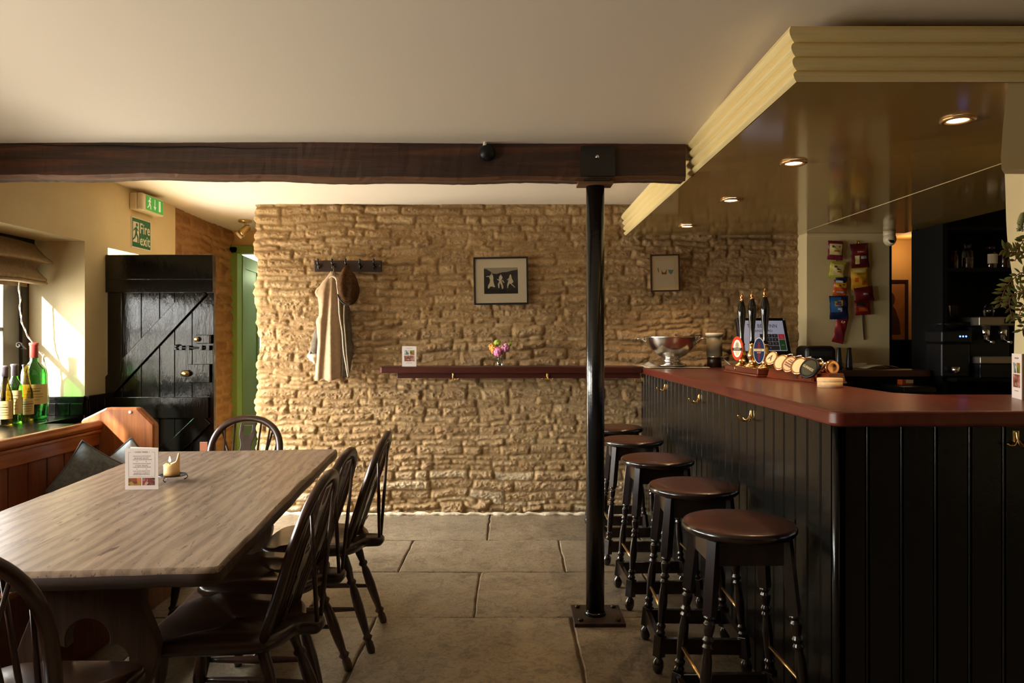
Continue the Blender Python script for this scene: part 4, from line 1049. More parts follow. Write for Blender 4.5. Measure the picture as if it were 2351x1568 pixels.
t = thing('flat_cap', 'brown tweed cap hooked on the coat rack beside the coat', 'cap', (0, 0, 0))
mb = MB()
outl = smooth_curve([P(690+x/4.9, 580+y/4.9, 5.125) for x, y in ((505, 135), (545, 190), (590, 240), (620, 310), (645, 400), (640, 460), (615, 530), (565, 580), (510, 578), (455, 530), (418, 460), (402, 380), (415, 300), (450, 210))], 4, True)
cen = P(690+525/4.9, 580+400/4.9, 5.125); k = len(outl)
vs = []
for sc, dy in ((.90, .085), (1.0, .06), (1.0, .03), (.93, -.005), (.75, -.035), (.5, -.052), (.25, -.060), (.03, -.062)):
    for i, p in enumerate(outl):
        a = 2*PI*i/k; x = cen.x+(p.x-cen.x)*sc; z = cen.z+(p.z-cen.z)*sc
        fold = .010*math.sin((x-cen.x)*75+.7)*(1-sc**4)
        vs.append((x, cen.y+dy+fold, z))
fs = [(r*k+i, r*k+(i+1) % k, (r+1)*k+(i+1) % k, (r+1)*k+i) for r in range(7) for i in range(k)]
mb.add(vs, fs, 0, True); mb.f.append([7*k+i for i in range(k)]); mb.mi.append(0); mb.sm.append(True); mb.f.append(list(range(k))[::-1]); mb.mi.append(0); mb.sm.append(False)
obj('crown', mb, 'tweed', t)
mb = MB(); pts = smooth_curve([P(690+x/4.9, 580+y/4.9, 5.11) for x, y in ((415, 470), (450, 535), (505, 580), (560, 584))], 6); mb.tube(pts, .006, 8); obj('brim', mb, 'darkink', t)

# ------------------------------------------------------------------ pictures on the stone wall
def frame_box(t, w, h, fw, fm, d=.022):
    mb = MB()
    mb.box(-w/2, w/2, -d, 0, h/2-fw, h/2); mb.box(-w/2, w/2, -d, 0, -h/2, -h/2+fw); mb.box(-w/2, -w/2+fw, -d, 0, -h/2+fw, h/2-fw); mb.box(w/2-fw, w/2, -d, 0, -h/2+fw, h/2-fw)
    obj('frame', mb, fm, t, .0015)
Yp = 5.268
t = thing('framed_photograph', 'black framed monochrome photograph of three dancing figures in pale clothes', 'picture', (XX(1150, Yp), Yp, ZZ(645, Yp)), 0, None, (0, math.radians(-.9), 0))
sc = Yp/F; w, h = 125*sc, 109*sc
frame_box(t, w, h, .0125, 'frameblack')
mb = MB(); mb.box(-w/2+.01, w/2-.01, -.012, -.006, -h/2+.01, h/2-.01); mt = obj('mount', mb, 'mount', t)
FM = T(0, -.0122, 0) @ RX(PI/2)
def zp(x, y): return ((x-840)/10.45*sc, -(y-785)/10.45*sc)
mb = MB(); pic = [zp(437, 470), zp(1247, 470), zp(1247, 1095), zp(437, 1095)]; mb.prism(pic, 0, .0006, 0, FM)
mb.prism([zp(437, 1095), zp(1247, 1095), zp(1247, 525), zp(1100, 545), zp(990, 575), zp(880, 580), zp(740, 620), zp(660, 610), zp(590, 560), zp(500, 500), zp(437, 495)], .0006, .0010, 1, FM)
obj('photo_print', mb, ['photosky', 'photodark'], mt)
mb = MB(); FM2 = FM @ T(0, 0, .0011)
figs = [[(590, 640), (650, 640), (662, 700), (660, 780), (680, 880), (705, 925), (680, 940), (625, 915), (580, 925), (550, 968), (528, 960), (530, 900), (570, 830), (585, 760), (560, 700)], [(560, 690), (488, 682), (488, 672), (570, 660)], [(605, 640), (620, 590), (632, 590), (640, 640)],
        [(805, 670), (870, 670), (880, 720), (850, 770), (870, 830), (900, 940), (885, 985), (860, 975), (850, 900), (815, 830), (805, 880), (802, 955), (780, 958), (765, 870), (800, 800), (795, 720)], [(800, 790), (745, 745), (752, 736), (812, 765)], [(860, 760), (895, 775), (925, 830), (912, 840), (870, 790)],
        [(1050, 660), (1090, 660), (1105, 740), (1138, 800), (1130, 835), (1090, 850), (1180, 940), (1170, 955), (1080, 870), (1050, 850), (1020, 900), (1005, 965), (990, 962), (990, 880), (1020, 780), (1035, 720)], [(1035, 720), (985, 765), (995, 778), (1050, 740)]]
for f_ in figs: mb.prism([zp(*p) for p in f_], 0, .0004, 0, FM2)
for cx0, cy0 in ((618, 628), (838, 655), (1072, 655)): mb.prism([zp(cx0+17*math.cos(a), cy0+19*math.sin(a)) for a in [-i*2*PI/10 for i in range(10)]], 0, .0004, 0, FM2)
obj('pale_figures', mb, 'photowhite', mt)
mb = MB(); mb.box(-w/2+.011, w/2-.011, -.0165, -.0155, -h/2+.011, h/2-.011); obj('glazing', mb, 'glazing', t)
t = thing('framed_print', 'small brown framed print with three painted shapes beside the till', 'picture', (XX(1526, Yp), Yp, ZZ(627, Yp)), 0, None, (0, math.radians(-1.2), 0))
w, h = 67*sc, 85*sc; frame_box(t, w, h, .010, 'framebrown')
mb = MB(); mb.box(-w/2+.008, w/2-.008, -.012, -.006, -h/2+.008, h/2-.008); mt = obj('mount', mb, 'mount2', t)
def zq(x, y): return ((x-730)/13.06*sc, -(y-730)/13.06*sc)
mb = MB(); mb.prism([zq(440, 350), zq(1010, 350), zq(1010, 1120), zq(440, 1120)], 0, .0012, 0, FM); obj('paper', mb, 'mount', mt)
FM3 = FM @ T(0, 0, .0013)
mb = MB(); mb.prism([zq(510, 580), zq(530, 580), zq(545, 660), (zq(555, 705)), zq(535, 705), zq(518, 650)], 0, .0004, 0, FM3); obj('painted_stroke', mb, 'brownwash', mt)
mb = MB(); mb.prism([zq(628, 620), zq(650, 690), zq(700, 725), zq(745, 690), zq(785, 600), zq(775, 775), zq(630, 770)], 0, .0004, 0, FM3); obj('painted_shape', mb, 'terracotta', mt)
mb = MB(); mb.prism([zq(815, 620), zq(860, 640), zq(960, 640), zq(990, 625), zq(955, 740), zq(900, 780), zq(845, 720)], 0, .0004, 0, FM3); obj('painted_shape', mb, 'teal', mt)
mb = MB(); mb.box(-w/2+.009, w/2-.009, -.0165, -.0155, -h/2+.009, h/2-.009); obj('glazing', mb, 'glazing', t)

# ------------------------------------------------------------------ wall ledge
lz = 1.095; lx0, lx1 = XX(868, 5.03), .905
t = thing('wall_ledge', 'dark red wooden drinks ledge along the stone wall', 'shelf', (0, 5.15, lz))
mb = MB(); poly = [(lx0+.02, -.125), (lx1, -.125), (lx1, .135), (lx0, .135), (lx0, -.06)]
mb.prism(poly, -.043, 0, 0); obj('shelf_board', mb, 'shelfwood', t, .005)
mb = MB(); mb.box(XX(912, 5.1), lx1, -.06, -.03, -.083, -.043); obj('batten', mb, 'shelfwood', t, .003)
def bar_hook(label, loc, rz, group):
    t = thing('brass_hook', label, 'hook', loc, rz, group)
    mb = MB(); mb.box(-.008, .008, -.004, 0, -.024, .012); obj('back_plate', mb, 'brass', t, .002)
    mb = MB(); mb.tube(smooth_curve([(0, -.003, .008), (0, -.008, -.014), (0, -.022, -.032), (0, -.042, -.030), (0, -.052, -.014)], 5), [.0034]*20+[.003], 8); mb.ball((0, -.052, -.013), .0046, 8)
    mb.tube(smooth_curve([(0, -.006, -.012), (.012, -.012, -.030), (.032, -.018, -.030), (.038, -.02, -.024)], 4), .003, 8)
    mb.tube(smooth_curve([(0, -.006, -.012), (-.012, -.012, -.030), (-.032, -.018, -.030), (-.038, -.02, -.024)], 4), .003, 8); obj('prongs', mb, 'brass', t)
bar_hook('brass hook under the wall ledge below the small menu card', (XX(1041, 5.085), 5.088, lz-.058), 0, 'brass hooks under the wall ledge')
bar_hook('brass hook under the wall ledge nearest the iron post', (XX(1257, 5.085), 5.088, lz-.058), 0, 'brass hooks under the wall ledge')

# flower jar
t = thing('flower_jar', 'small glass jar of pink and orange flowers on the wall ledge', 'flowers', (XX(1147, 5.08), 5.08, lz+.0005))
mb = MB(); mb.lathe([(.0, .002), (.022, .002), (.024, .006), (.024, .040), (.019, .046), (.019, .055)], 20, cap=False); obj('jar', mb, 'glassclear', t)
def fl(px, py, dy): return P(px, py, 5.08+dy)-t.location
rs = random.Random(3)
heads = [('flower', 1134, 802, 0, .026, 'peach', 1.5), ('flower', 1128, 797, .02, .022, 'peach', 1.4), ('flower', 1144, 808, -.03, .036, 'pink', 1), ('flower', 1160, 799, -.02, .036, 'mauve', 1), ('flower', 1142, 787, .03, .028, 'lime', .8), ('flower', 1170, 790, .04, .016, 'lime', 1)]
for nm, px, py, dy, r, m, sz in heads:
    c = fl(px, py, dy); mb = MB()
    for k in range(46):
        th = math.acos(rs.uniform(-1, 1)); ph = rs.uniform(0, 2*PI); d = Vector((math.sin(th)*math.cos(ph), math.sin(th)*math.sin(ph), math.cos(th)*sz))
        mb.ball(c+d*r*.62, r*.34, 6, 0, (1, 1, 1), None, .25, rs)
    fo = obj(nm, mb, m, t)
    mb = MB(); mb.tube([c, c.lerp(Vector((0, 0, .03)), .6), Vector((rs.uniform(-.01, .01), rs.uniform(-.01, .01), .008))], .0022, 6); obj('stem', mb, 'stemgreen', fo)

# ------------------------------------------------------------------ bar front, counter, canopy
BX, BY = .945, 2.10
def vboards(mb, p0, p1, z0, z1, pitch, nrm, depth=.006, gw=.007):
    p0, p1 = Vector(p0), Vector(p1); L = (p1-p0).length; d = (p1-p0).normalized(); nrm = Vector(nrm); prof = []
    x = 0
    while x < L-1e-4:
        e = min(x+pitch, L); prof += [(x, depth), (x+.003, 0), (e-.013, 0), (e-.0105, depth), (e-.009, .002), (e-.007, -.0008), (e-.004, -.0008), (e-.002, .002)]; x = e
    prof.append((L, depth))
    vs = []; n = len(prof)
    for z in (z0, z1):
        for s, dep in prof: q_ = p0+d*s-nrm*dep; vs.append((q_.x, q_.y, z))
    for z in (z0, z1):
        for s in (0, L): q_ = p0+d*s-nrm*.03; vs.append((q_.x, q_.y, z))
    fs = [(i, i+1, n+i+1, n+i) for i in range(n-1)]
    fs += [(2*n, 2*n+1, 2*n+3, 2*n+2), (0, 2*n, 2*n+2, n), (n-1, 2*n-1, 2*n+3, 2*n+1)]
    mb.add(vs, fs)
t = thing('serving_bar', 'black boarded bar front with vertical grooves', 'bar', (BX, BY, 0))
mb = MB(); vboards(mb, (0, 5.25-BY, 0), (0, 0.0, 0), 0, 1.042, .0985, (-1, 0, 0)); obj('side_boards', mb, 'blackboard', t)
mb = MB(); vboards(mb, (0.0, 0, 0), (2.5, 0, 0), 0, 1.042, .0995, (0, -1, 0)); obj('end_boards', mb, 'blackboard', t)
mb = MB(); mb.lathe([(.011, 0), (.011, 1.042)], 12, 0, T(.004, .004, 0)); obj('corner_bead', mb, 'blackboard', t)
mb = MB(); mb.box(.035, .45, .035, 5.2-BY, 0, 1.03); mb.box(.035, 2.5, .035, .50, 0, 1.03); obj('carcass', mb, 'blackmat', t)
CZ = 1.09; CT = .046
mb = MB(); cx0, cy0 = .918, 2.05; r = .035
poly = [(cx0, 5.24), (cx0, cy0+r)]+[(cx0+r-r*math.cos(a), cy0+r-r*math.sin(a)) for a in [PI/2*i/16 for i in range(1, 16)]]+[(cx0+r, cy0), (3.4, cy0), (3.4, 2.66), (1.53, 2.66), (1.46, 2.74), (1.458, 5.24)]
mb.prism(poly, CZ-CT, CZ); t2 = obj('bar_counter', mb, 'counter', None, .010, seg=3)
tag(t2, 'red mahogany bar counter top turning the corner', 'counter top')
for k, (px, py) in enumerate(((1474, 866), (1527, 879), (1605, 905), (1724, 940))):
    Yh = (BX-.003)*F/(px-CX); lab = ['brass hook on the bar front closest to the stone wall', 'second brass hook from the stone wall on the bar front', 'third brass hook from the stone wall on the bar front', 'brass hook on the bar front nearest the corner'][k]
    bar_hook(lab, (BX-.0005, Yh, 1.005), -PI/2, 'brass hooks on the bar side')
bar_hook('brass hook on the end of the bar facing the viewer', (XX(2332, BY), BY-.0005, 1.018), 0, 'brass hooks on the bar side')

# bar canopy
SX, SY, SZ = .835, 2.11, 2.05
t = thing('bar_canopy', 'cream bar canopy with glossy soffit and moulded cornice', 'canopy', (SX, SY, SZ))
mb = MB(); mb.prism([(0.005, 5.29-SY), (0.005, .005), (2.88, .005), (2.88, 2.1), (2.03, 3.0), (1.98, 3.05), (1.98, 3.19)] if False else [(0.005, 5.27-SY), (0.005, .005), (2.07, .005), (2.07, 1.6), (1.985, 5.16-SY-.0), (1.275, 5.16-SY), (1.275, 5.27-SY)], 0, .02)
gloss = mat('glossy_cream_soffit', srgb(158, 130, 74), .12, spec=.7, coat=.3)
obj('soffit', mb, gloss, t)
mb = MB(); mb.tube([(P(1850, 530, .75*F/(775-530))-Vector((SX, SY, SZ))), (P(2306, 373, .75*F/(775-373))-Vector((SX, SY, SZ)))], .0022, 5); obj('joint_line', mb, 'plaster', t)
prof = [(0, 0)]; nb = 4
zz = 0
for k, (bh, out) in enumerate(((.030, .004), (.035, .010), (.035, .016), (.040, .026))):
    base = [0, .004, .010, .016][k]
    for j in range(1, 7):
        a = PI*j/6; prof.append((-(base+ (out-base)*j/6 + .012*math.sin(a)), zz+bh*j/6))
    zz += bh
    if k < 3: prof.append((prof[-1][0]+.005, zz+.003)); zz += .004
prof += [(-.028, zz), (-.028, .150), (.02, .150)]
mb = MB(); n = len(prof); vs = []
for o_, z in prof: vs.append((o_, 5.28-SY, z))
for o_, z in prof: vs.append((o_, o_, z))
for o_, z in prof: vs.append((2.6, o_, z))
fs = [(s*n+i, s*n+i+1, (s+1)*n+i+1, (s+1)*n+i) for s in range(2) for i in range(n-1)]
mb.add(vs, fs); obj('cornice', mb, mat('cream_cornice_paint', srgb(232, 212, 154), .45), t)
mb = MB(); mb.box(.03, 2.0, .05, 5.27-SY, .06, .145); mb.box(2.0, 2.6, .05, 1.6, .06, .145); obj('top_board', mb, 'plaster', t)

glowers = []
for k, (px, py) in enumerate(((2199, 273), (1822, 372), (1678, 458), (1577, 518))):
    Yl = .75*F/(775-py); lab = ['recessed warm downlight in the soffit nearest the pier', 'second downlight along the soffit', 'third downlight along the soffit', 'downlight in the soffit closest to the stone wall'][k]
    lab = ['warm downlight in the canopy soffit nearest the viewer', 'warm downlight in the soffit, second from the viewer', 'warm downlight in the soffit, second from the stone wall', 'warm downlight in the soffit closest to the stone wall'][k]
    d = thing('downlight', lab, 'light', (XX(px, Yl), Yl, SZ-.0005), 0, 'downlights in the bar canopy')
    mb = MB(); mb.lathe([(.054, 0), (.056, -.006), (.050, -.010), (.036, -.008), (.034, -.004)], 28, cap=False); obj('ring', mb, 'lampring', d)
    mb = MB(); mb.lathe([(.0, -.0045), (.034, -.0045)], 24, cap=False); obj('lens', mb, 'bulb', d)
    l = bpy.data.lights.new('downlight_beam', 'SPOT'); l.energy = 22; l.color = (1, .66, .36); l.spot_size = math.radians(105); l.spot_blend = .7; l.shadow_soft_size = .03
    lo = bpy.data.objects.new('downlight_beam', l); COL.objects.link(lo); lo.location = (XX(px, Yl), Yl, SZ-.02)

# pier behind the counter at the right, and the downstand that closes the canopy above it
mb = MB(); N = 40; vs = []; k = 5
for i in range(N+1):
    z = (SZ+.0)*i/N
    px_ = 2330-24*(1-math.cos(PI*min(1, max(0, (z-1.36)/.60))))/2+2*math.sin(z*14)
    x = XX(px_, 3.05)
    for p in ((2.02, 2.668), (x, 3.05), (x*3.12/3.05+.01, 3.12), (2.7, 3.12), (2.7, 2.668)): vs.append((*p, z))
fs = [(r*k+i, r*k+(i+1) % k, (r+1)*k+(i+1) % k, (r+1)*k+i) for r in range(N) for i in range(k)]
mb.add(vs, fs, 0, False); mb.f += [list(range(k)), [N*k+i for i in range(k)]]; mb.mi += [0, 0]; mb.sm += [False, False]
vs = []; k = 4
for z, xo in ((1.795, -.010), (1.83, -.012), (1.92, -.006), (SZ, .008)):
    for p in ((1.450+xo, 2.114), (1.50+xo, 2.175), (2.6, 2.175), (2.6, 2.114)): vs.append((*p, z))
fs = [(r*k+i, r*k+(i+1) % k, (r+1)*k+(i+1) % k, (r+1)*k+i) for r in range(3) for i in range(k)]+[tuple(range(k))[::-1], tuple(3*k+i for i in range(k))]
mb.add(vs, fs)
struct('wall_pier', mb, 'plaster', 'cream plaster pier and downstand at the end of the counter', 'wall')

# ------------------------------------------------------------------ bar stools
def make_stool(label):
    t = thing('bar_stool', label, 'stool', (0, 0, 0), 0, 'round bar stools along the bar')
    mb = MB(); mb.lathe([(.0, .668), (.160, .668), (.174, .672), (.181, .682), (.181, .690), (.176, .698), (.168, .701), (.10, .700), (.0, .700)], 48, cap=False)
    for i_, f_ in enumerate(mb.f):
        if max(mb.v[j][2] for j in f_) < .6985: mb.mi[i_] = 1
    obj('seat', mb, ['stoolseat', 'stoolleg'], t)
    tops = {}; ft = {}
    for sx in (-1, 1):
        for sy in (-1, 1):
            p1 = Vector((sx*.112, sy*.108, .668)); p0 = Vector((sx*.172, sy*.158, 0)); d = p1-p0; L = d.length
            M = T(*p0) @ d.to_track_quat('Z', 'Y').to_matrix().to_4x4(); a = .0165
            mb = MB(); mb.box(-a, a, -a, a, .66*L, L, 0, M)
            mb.box(-.0175, .0175, -.0175, .0175, .095*L, .215*L, 0, M)
            mb.lathe([(.010, 0), (.019, .012), (.0225, .03), (.020, .048), (.011, .060), (.013, .066)], 14, 0, M)
            pr = [(.014, .215), (.0185, .232), (.013, .246), (.0175, .262), (.0185, .272), (.0125, .285), (.0150, .32), (.0180, .40), (.0165, .46), (.012, .505), (.0185, .520), (.012, .536), (.0190, .552), (.0120, .570), (.0170, .60), (.0185, .625), (.012, .640), (.0195, .652), (.016, .665)]
            mb.lathe([(r_, z*L) for r_, z in pr], 14, 0, M); obj('leg', mb, 'stoolleg', t, .0015)
            tops[sx, sy] = p1; ft[sx, sy] = p0
    at = lambda k_, z: ft[k_].lerp(tops[k_], z/.668)
    for a_, b_ in (((-1, -1), (1, -1)), ((-1, 1), (1, 1)), ((-1, -1), (-1, 1)), ((1, -1), (1, 1))):
        p, q_ = at(a_, .105), at(b_, .105); dv = (q_-p).normalized(); nv = Vector((-dv.y, dv.x, 0)); mb = MB()
        vs = [pp+nv*s*.0105+Vector((0, 0, z)) for pp in (p, q_) for s in (-1, 1) for z in (-.03, .03)]
        mb.add(vs, [(0, 1, 3, 2), (4, 6, 7, 5), (0, 4, 5, 1), (2, 3, 7, 6), (0, 2, 6, 4), (1, 5, 7, 3)]); obj('stretcher', mb, 'stoolleg', t, .002)
        p, q_ = at(a_, .628), at(b_, .628); mb = MB()
        vs = [pp+nv*s*.009+Vector((0, 0, z)) for pp in (p, q_) for s in (-1, 1) for z in (-.036, .036)]
        mb.add(vs, [(0, 1, 3, 2), (4, 6, 7, 5), (0, 4, 5, 1), (2, 3, 7, 6), (0, 2, 6, 4), (1, 5, 7, 3)]); obj('apron', mb, 'stoolleg', t, .002)
    for sx in (-1, 1):
        mb = MB(); mb.tube([at((sx, -1), .235), at((sx, 1), .235)], .0058, 10); obj('foot_rail', mb, mat('brass_foot_rail', (.72, .45, .18), .28, 1), t, label='brass foot rail')
    return t
G = 'round bar stools along the bar'
s0 = make_stool('dark round bar stool nearest the viewer at the bar corner')
s0.location = (0.740, 2.346, 0); s0.rotation_euler = (0, 0, .02)
for x, y, rz, lab in ((0.740, 2.935, -.03, 'second dark round bar stool from the viewer along the bar'), (0.726, 3.59, .03, 'middle dark round bar stool of the five along the bar'), (0.713, 4.26, 0, 'second dark round bar stool from the stone wall'), (0.700, 4.84, .02, 'dark round bar stool closest to the stone wall')):
    dup(s0, (x, y, 0), rz, lab, G)

# ------------------------------------------------------------------ things on the counter
# towel and bowl
t = thing('bar_towel', 'white cloth laid under the steel bowl on the counter', 'towel', (1.135, 5.02, CZ+.0005))
mb = MB(); rs = random.Random(5)
mb.grid(lambda u, v: ((u-.5)*.42, (v-.5)*.30, .004+.003*math.sin(u*19+v*3)*math.sin(v*11)+(.03*math.exp(-((u-.16)/.08)**2)*v)), 40, 24); o = obj('cloth', mb, 'towel', t); sdf = o.modifiers.new('cloth', 'SOLIDIFY'); sdf.thickness = .003; sdf.offset = 1
bl = Vector((XX(1542, 5.02), 5.02, CZ+.011))
t = thing('steel_bowl', 'polished steel footed wine cooler bowl at the end of the counter', 'bowl', bl)
prof = [(.0, .004), (.105, .004), (.108, .008), (.095, .016), (.066, .026), (.060, .036), (.068, .042), (.060, .048), (.058, .058), (.10, .078), (.145, .118), (.175, .160), (.190, .198), (.194, .207), (.190, .208), (.183, .196), (.168, .158), (.138, .120), (.095, .086), (.0, .074)]
mb = MB(); mb.lathe(prof, 56, cap=False); obj('bowl_body', mb, 'steel', t)
for a in (0.0, PI):
    mb = MB(); c_, s_ = math.cos(a-.35), math.sin(a-.35); u_ = Vector((c_, s_, 0)); v_ = Vector((-s_, c_, 0))
    mb.tube(smooth_curve([u_*.170+v_*.055+Vector((0, 0, .165)), u_*.200+v_*.055+Vector((0, 0, .188)), u_*.232+v_*.045+Vector((0, 0, .190)), u_*.232-v_*.045+Vector((0, 0, .190)), u_*.200-v_*.055+Vector((0, 0, .188)), u_*.170-v_*.055+Vector((0, 0, .165))], 5), .005, 8); obj('handle', mb, 'steel', t)
# canister lamp and cable
t = thing('canister_lamp', 'grey cylinder lamp with a cream rim against the stone wall', 'lamp', (XX(1640, 5.1), 5.10, CZ))
mb = MB(); mb.lathe([(.05, 0), (.05, .068), (.048, .07)], 28); obj('base', mb, 'framebrown', t)
mb = MB(); mb.lathe([(.055, .075), (.055, .225)], 32); obj('body', mb, 'greycan', t)
mb = MB(); mb.lathe([(.062, .070), (.062, .076)], 32); obj('lower_rim', mb, 'steel', t)
mb = MB(); mb.lathe([(.061, .222), (.061, .242), (.052, .243)], 32); obj('top_rim', mb, 'cream', t)
mb = MB(); mb.tube(smooth_curve([(.055, 0, .07), (.08, -.02, .04), (.11, -.05, .01), (.13, -.08, .004)], 5), .003, 6); obj('cable', mb, 'cord', t, label='white cable')

# hand pumps
t = thing('hand_pump_plinth', 'polished wooden plinth under the three beer pumps', 'plinth', (1.365, 4.09, CZ))
mb = MB(); mb.box(-.07, .07, -.29, .31, 0, .012); mb.box(-.064, .064, -.284, .304, .012, .045); obj('wood_block', mb, 'pumpbase', t, .006)
mb = MB(); mb.lathe([(.012, 0), (.010, .003)], 12, 0, T(-.066, .10, .03) @ RY(-PI/2)); obj('badge', mb, 'brass', t)
def make_pump(label):
    t = thing('beer_pump', label, 'beer pump', (0, 0, 0), 0, 'brass beer hand pumps')
    mb = MB(); mb.lathe([(.048, 0), (.046, .005), (.036, .010), (.024, .016), (.018, .028), (.020, .040), (.028, .056), (.029, .066), (.022, .084), (.0165, .104), (.0155, .118), (.019, .124), (.019, .130)], 26); obj('brass_body', mb, 'brass', t)
    mb = MB(); mb.lathe([(.015, .130), (.013, .150), (.0125, .175), (.015, .22), (.0205, .27), (.0245, .305), (.0245, .325), (.020, .352), (.012, .378), (.011, .384)], 26); h_ = obj('handle', mb, 'blackgloss', t)
    mb = MB(); mb.lathe([(.013, .382), (.013, .388), (.008, .392), (.008, .397), (.0115, .403), (.010, .412), (.005, .418), (.006, .423), (.003, .428)], 18); obj('finial', mb, 'copper', h_)
    mb = MB(); mb.tube([(0, -.02, .03), (0, -.05, .035), (0, -.055, .02)], .008, 10); obj('spout', mb, 'brass', t)
    return t
G = 'brass beer hand pumps'
p0 = make_pump('brass hand pump with black handle in the middle of three'); p0.location = (1.365, 4.085, CZ+.0455)
dup(p0, (1.365, 4.27, CZ+.0455), 0, 'brass hand pump closest to the stone wall, behind the orange badge', G)
dup(p0, (1.368, 3.885, CZ+.0455), 0, 'brass hand pump nearest the keg taps, behind the blue badge', G)
def pump_clip(label, px, py, Y, w, h, m, rim, rz, art):
    t = thing('pump_clip', label, 'badge', tuple(P(px, py, Y)), rz, 'oval pump badges')
    M = RX(PI/2); el = lambda a, b: [(a*math.cos(x), b*math.sin(x)) for x in [i*2*PI/40 for i in range(40)]]
    mb = MB(); mb.prism(el(w/2, h/2), -.002, .002, 0, M); obj('rim', mb, rim, t)
    mb = MB(); mb.prism(el(w/2*.92, h/2*.95), .002, .0026, 0, M); fc = obj('face', mb, m, t)
    art(t, M, w, h, el)
    mb = MB(); mb.tube([(0, .002, 0), (.01, .04, -.01)], .004, 8); obj('bracket', mb, 'brass', t)
def art_orange(t, M, w, h, el):
    mb = MB(); mb.prism(el(w*.34, h*.36), .0027, .0030, 0, M); obj('pink_oval', mb, 'lenspink', t)
    mb = MB(); mb.prism([(x, y+.0*h) for x, y in el(w*.24, h*.30)], .0031, .0034, 0, M); obj('cream_oval', mb, 'creamprint', t)
    mb = MB(); mb.prism([(x, y+.12*h) for x, y in el(w*.12, h*.13)], .0035, .0038, 0, M); obj('grey_emblem', mb, 'greycan', t)
    mb = MB(); mb.prism([(-w*.44, -.09*h), (w*.44, -.09*h), (w*.44, .03*h), (-w*.44, .03*h)], .0039, .0042, 0, M); obj('black_band', mb, 'darkink', t)
    mb = MB(); mb.text('HOOKY', h*.12, 0, M @ T(0, -.03*h, .0043), .0004, stretch=.62); obj('lettering', mb, 'creamprint', t)
def art_blue(t, M, w, h, el):
    mb = MB(); mb.prism([(-.06*w, .34*h), (.06*w, .34*h), (.14*w, .05*h), (.06*w, -.38*h), (-.06*w, -.38*h), (-.14*w, .05*h)], .0027, .0030, 0, M); obj('red_emblem', mb, 'deepred', t)
    mb = MB(); mb.prism([(-.43*w, -.02*h), (.43*w, -.02*h), (.43*w, .07*h), (-.43*w, .07*h)], .0031, .0033, 0, M); obj('cream_band', mb, 'creamprint', t)
    mb = MB(); mb.text('BUTCOMBE', h*.07, 0, M @ T(0, .025*h, .0034), .0004, stretch=.72); obj('lettering', mb, 'deepred', t)
    mb = MB(); mb.text('GOLD', h*.07, 0, M @ T(0, -.08*h, .0034), .0004, stretch=.8); obj('lettering', mb, 'creamprint', t)
pump_clip('orange oval badge with a black band on the beer pumps', 1693, 800, 4.21, .072, .142, 'orange', 'orange', -.75, art_orange)
pump_clip('blue oval badge with a white rim on the beer pumps', 1743, 805, 3.82, .064, .138, 'blue', 'signwhite', -.75, art_blue)

# keg tap rail
t = thing('tap_rail', 'copper keg tap rail on a dark wooden base', 'tap rail', (1.425, 3.52, CZ))
t.rotation_euler = (0, 0, .18)
mb = MB(); mb.box(-.05, .05, -.27, .25, 0, .010); mb.prism([(-.048, 0), (.048, 0), (.036, .040), (-.036, .040)], -.25, .265, 0, T(0, 0, .008) @ RX(PI/2)); obj('wood_base', mb, 'pumpbase', t, .003)
mb = MB(); mb.tube([(0, -.22, .072), (0, .235, .072)], .026, 20); obj('copper_pipe', mb, 'copper', t)
mb = MB(); mb.lathe([(.030, 0), (.036, .004), (.036, .012), (.030, .016), (.016, .012), (.0, .011)], 28, 0, T(0, -.222, .072) @ RX(PI/2)); obj('end_cap', mb, 'copper', t)
for k in range(3):
    mb = MB(); mb.box(-.0515, -.046, -.03, .01, .014+k*.008, .017+k*.008); obj('drip_slot', mb, 'darkink', t)
lens_data = [('round brass rimmed keg tap lens with a letter, next to the pumps', 1771, 822, 3.77, 'lenscream', 'A', .040), ('pale keg tap lens, second from the pumps', 1793, 832, 3.65, 'lenscream', '', .044), ('pinkish keg tap lens in the middle of the row', 1813, 836, 3.54, 'lenspink', '=', .044), ('cream keg tap lens beside the dark one', 1835, 840, 3.43, 'lenscream', '', .046), ('dark keg tap lens at the near end of the rail', 1858, 845, 3.32, 'lensdark', 'GUINNESS', .050)]
rail = t; bpy.context.view_layer.update()
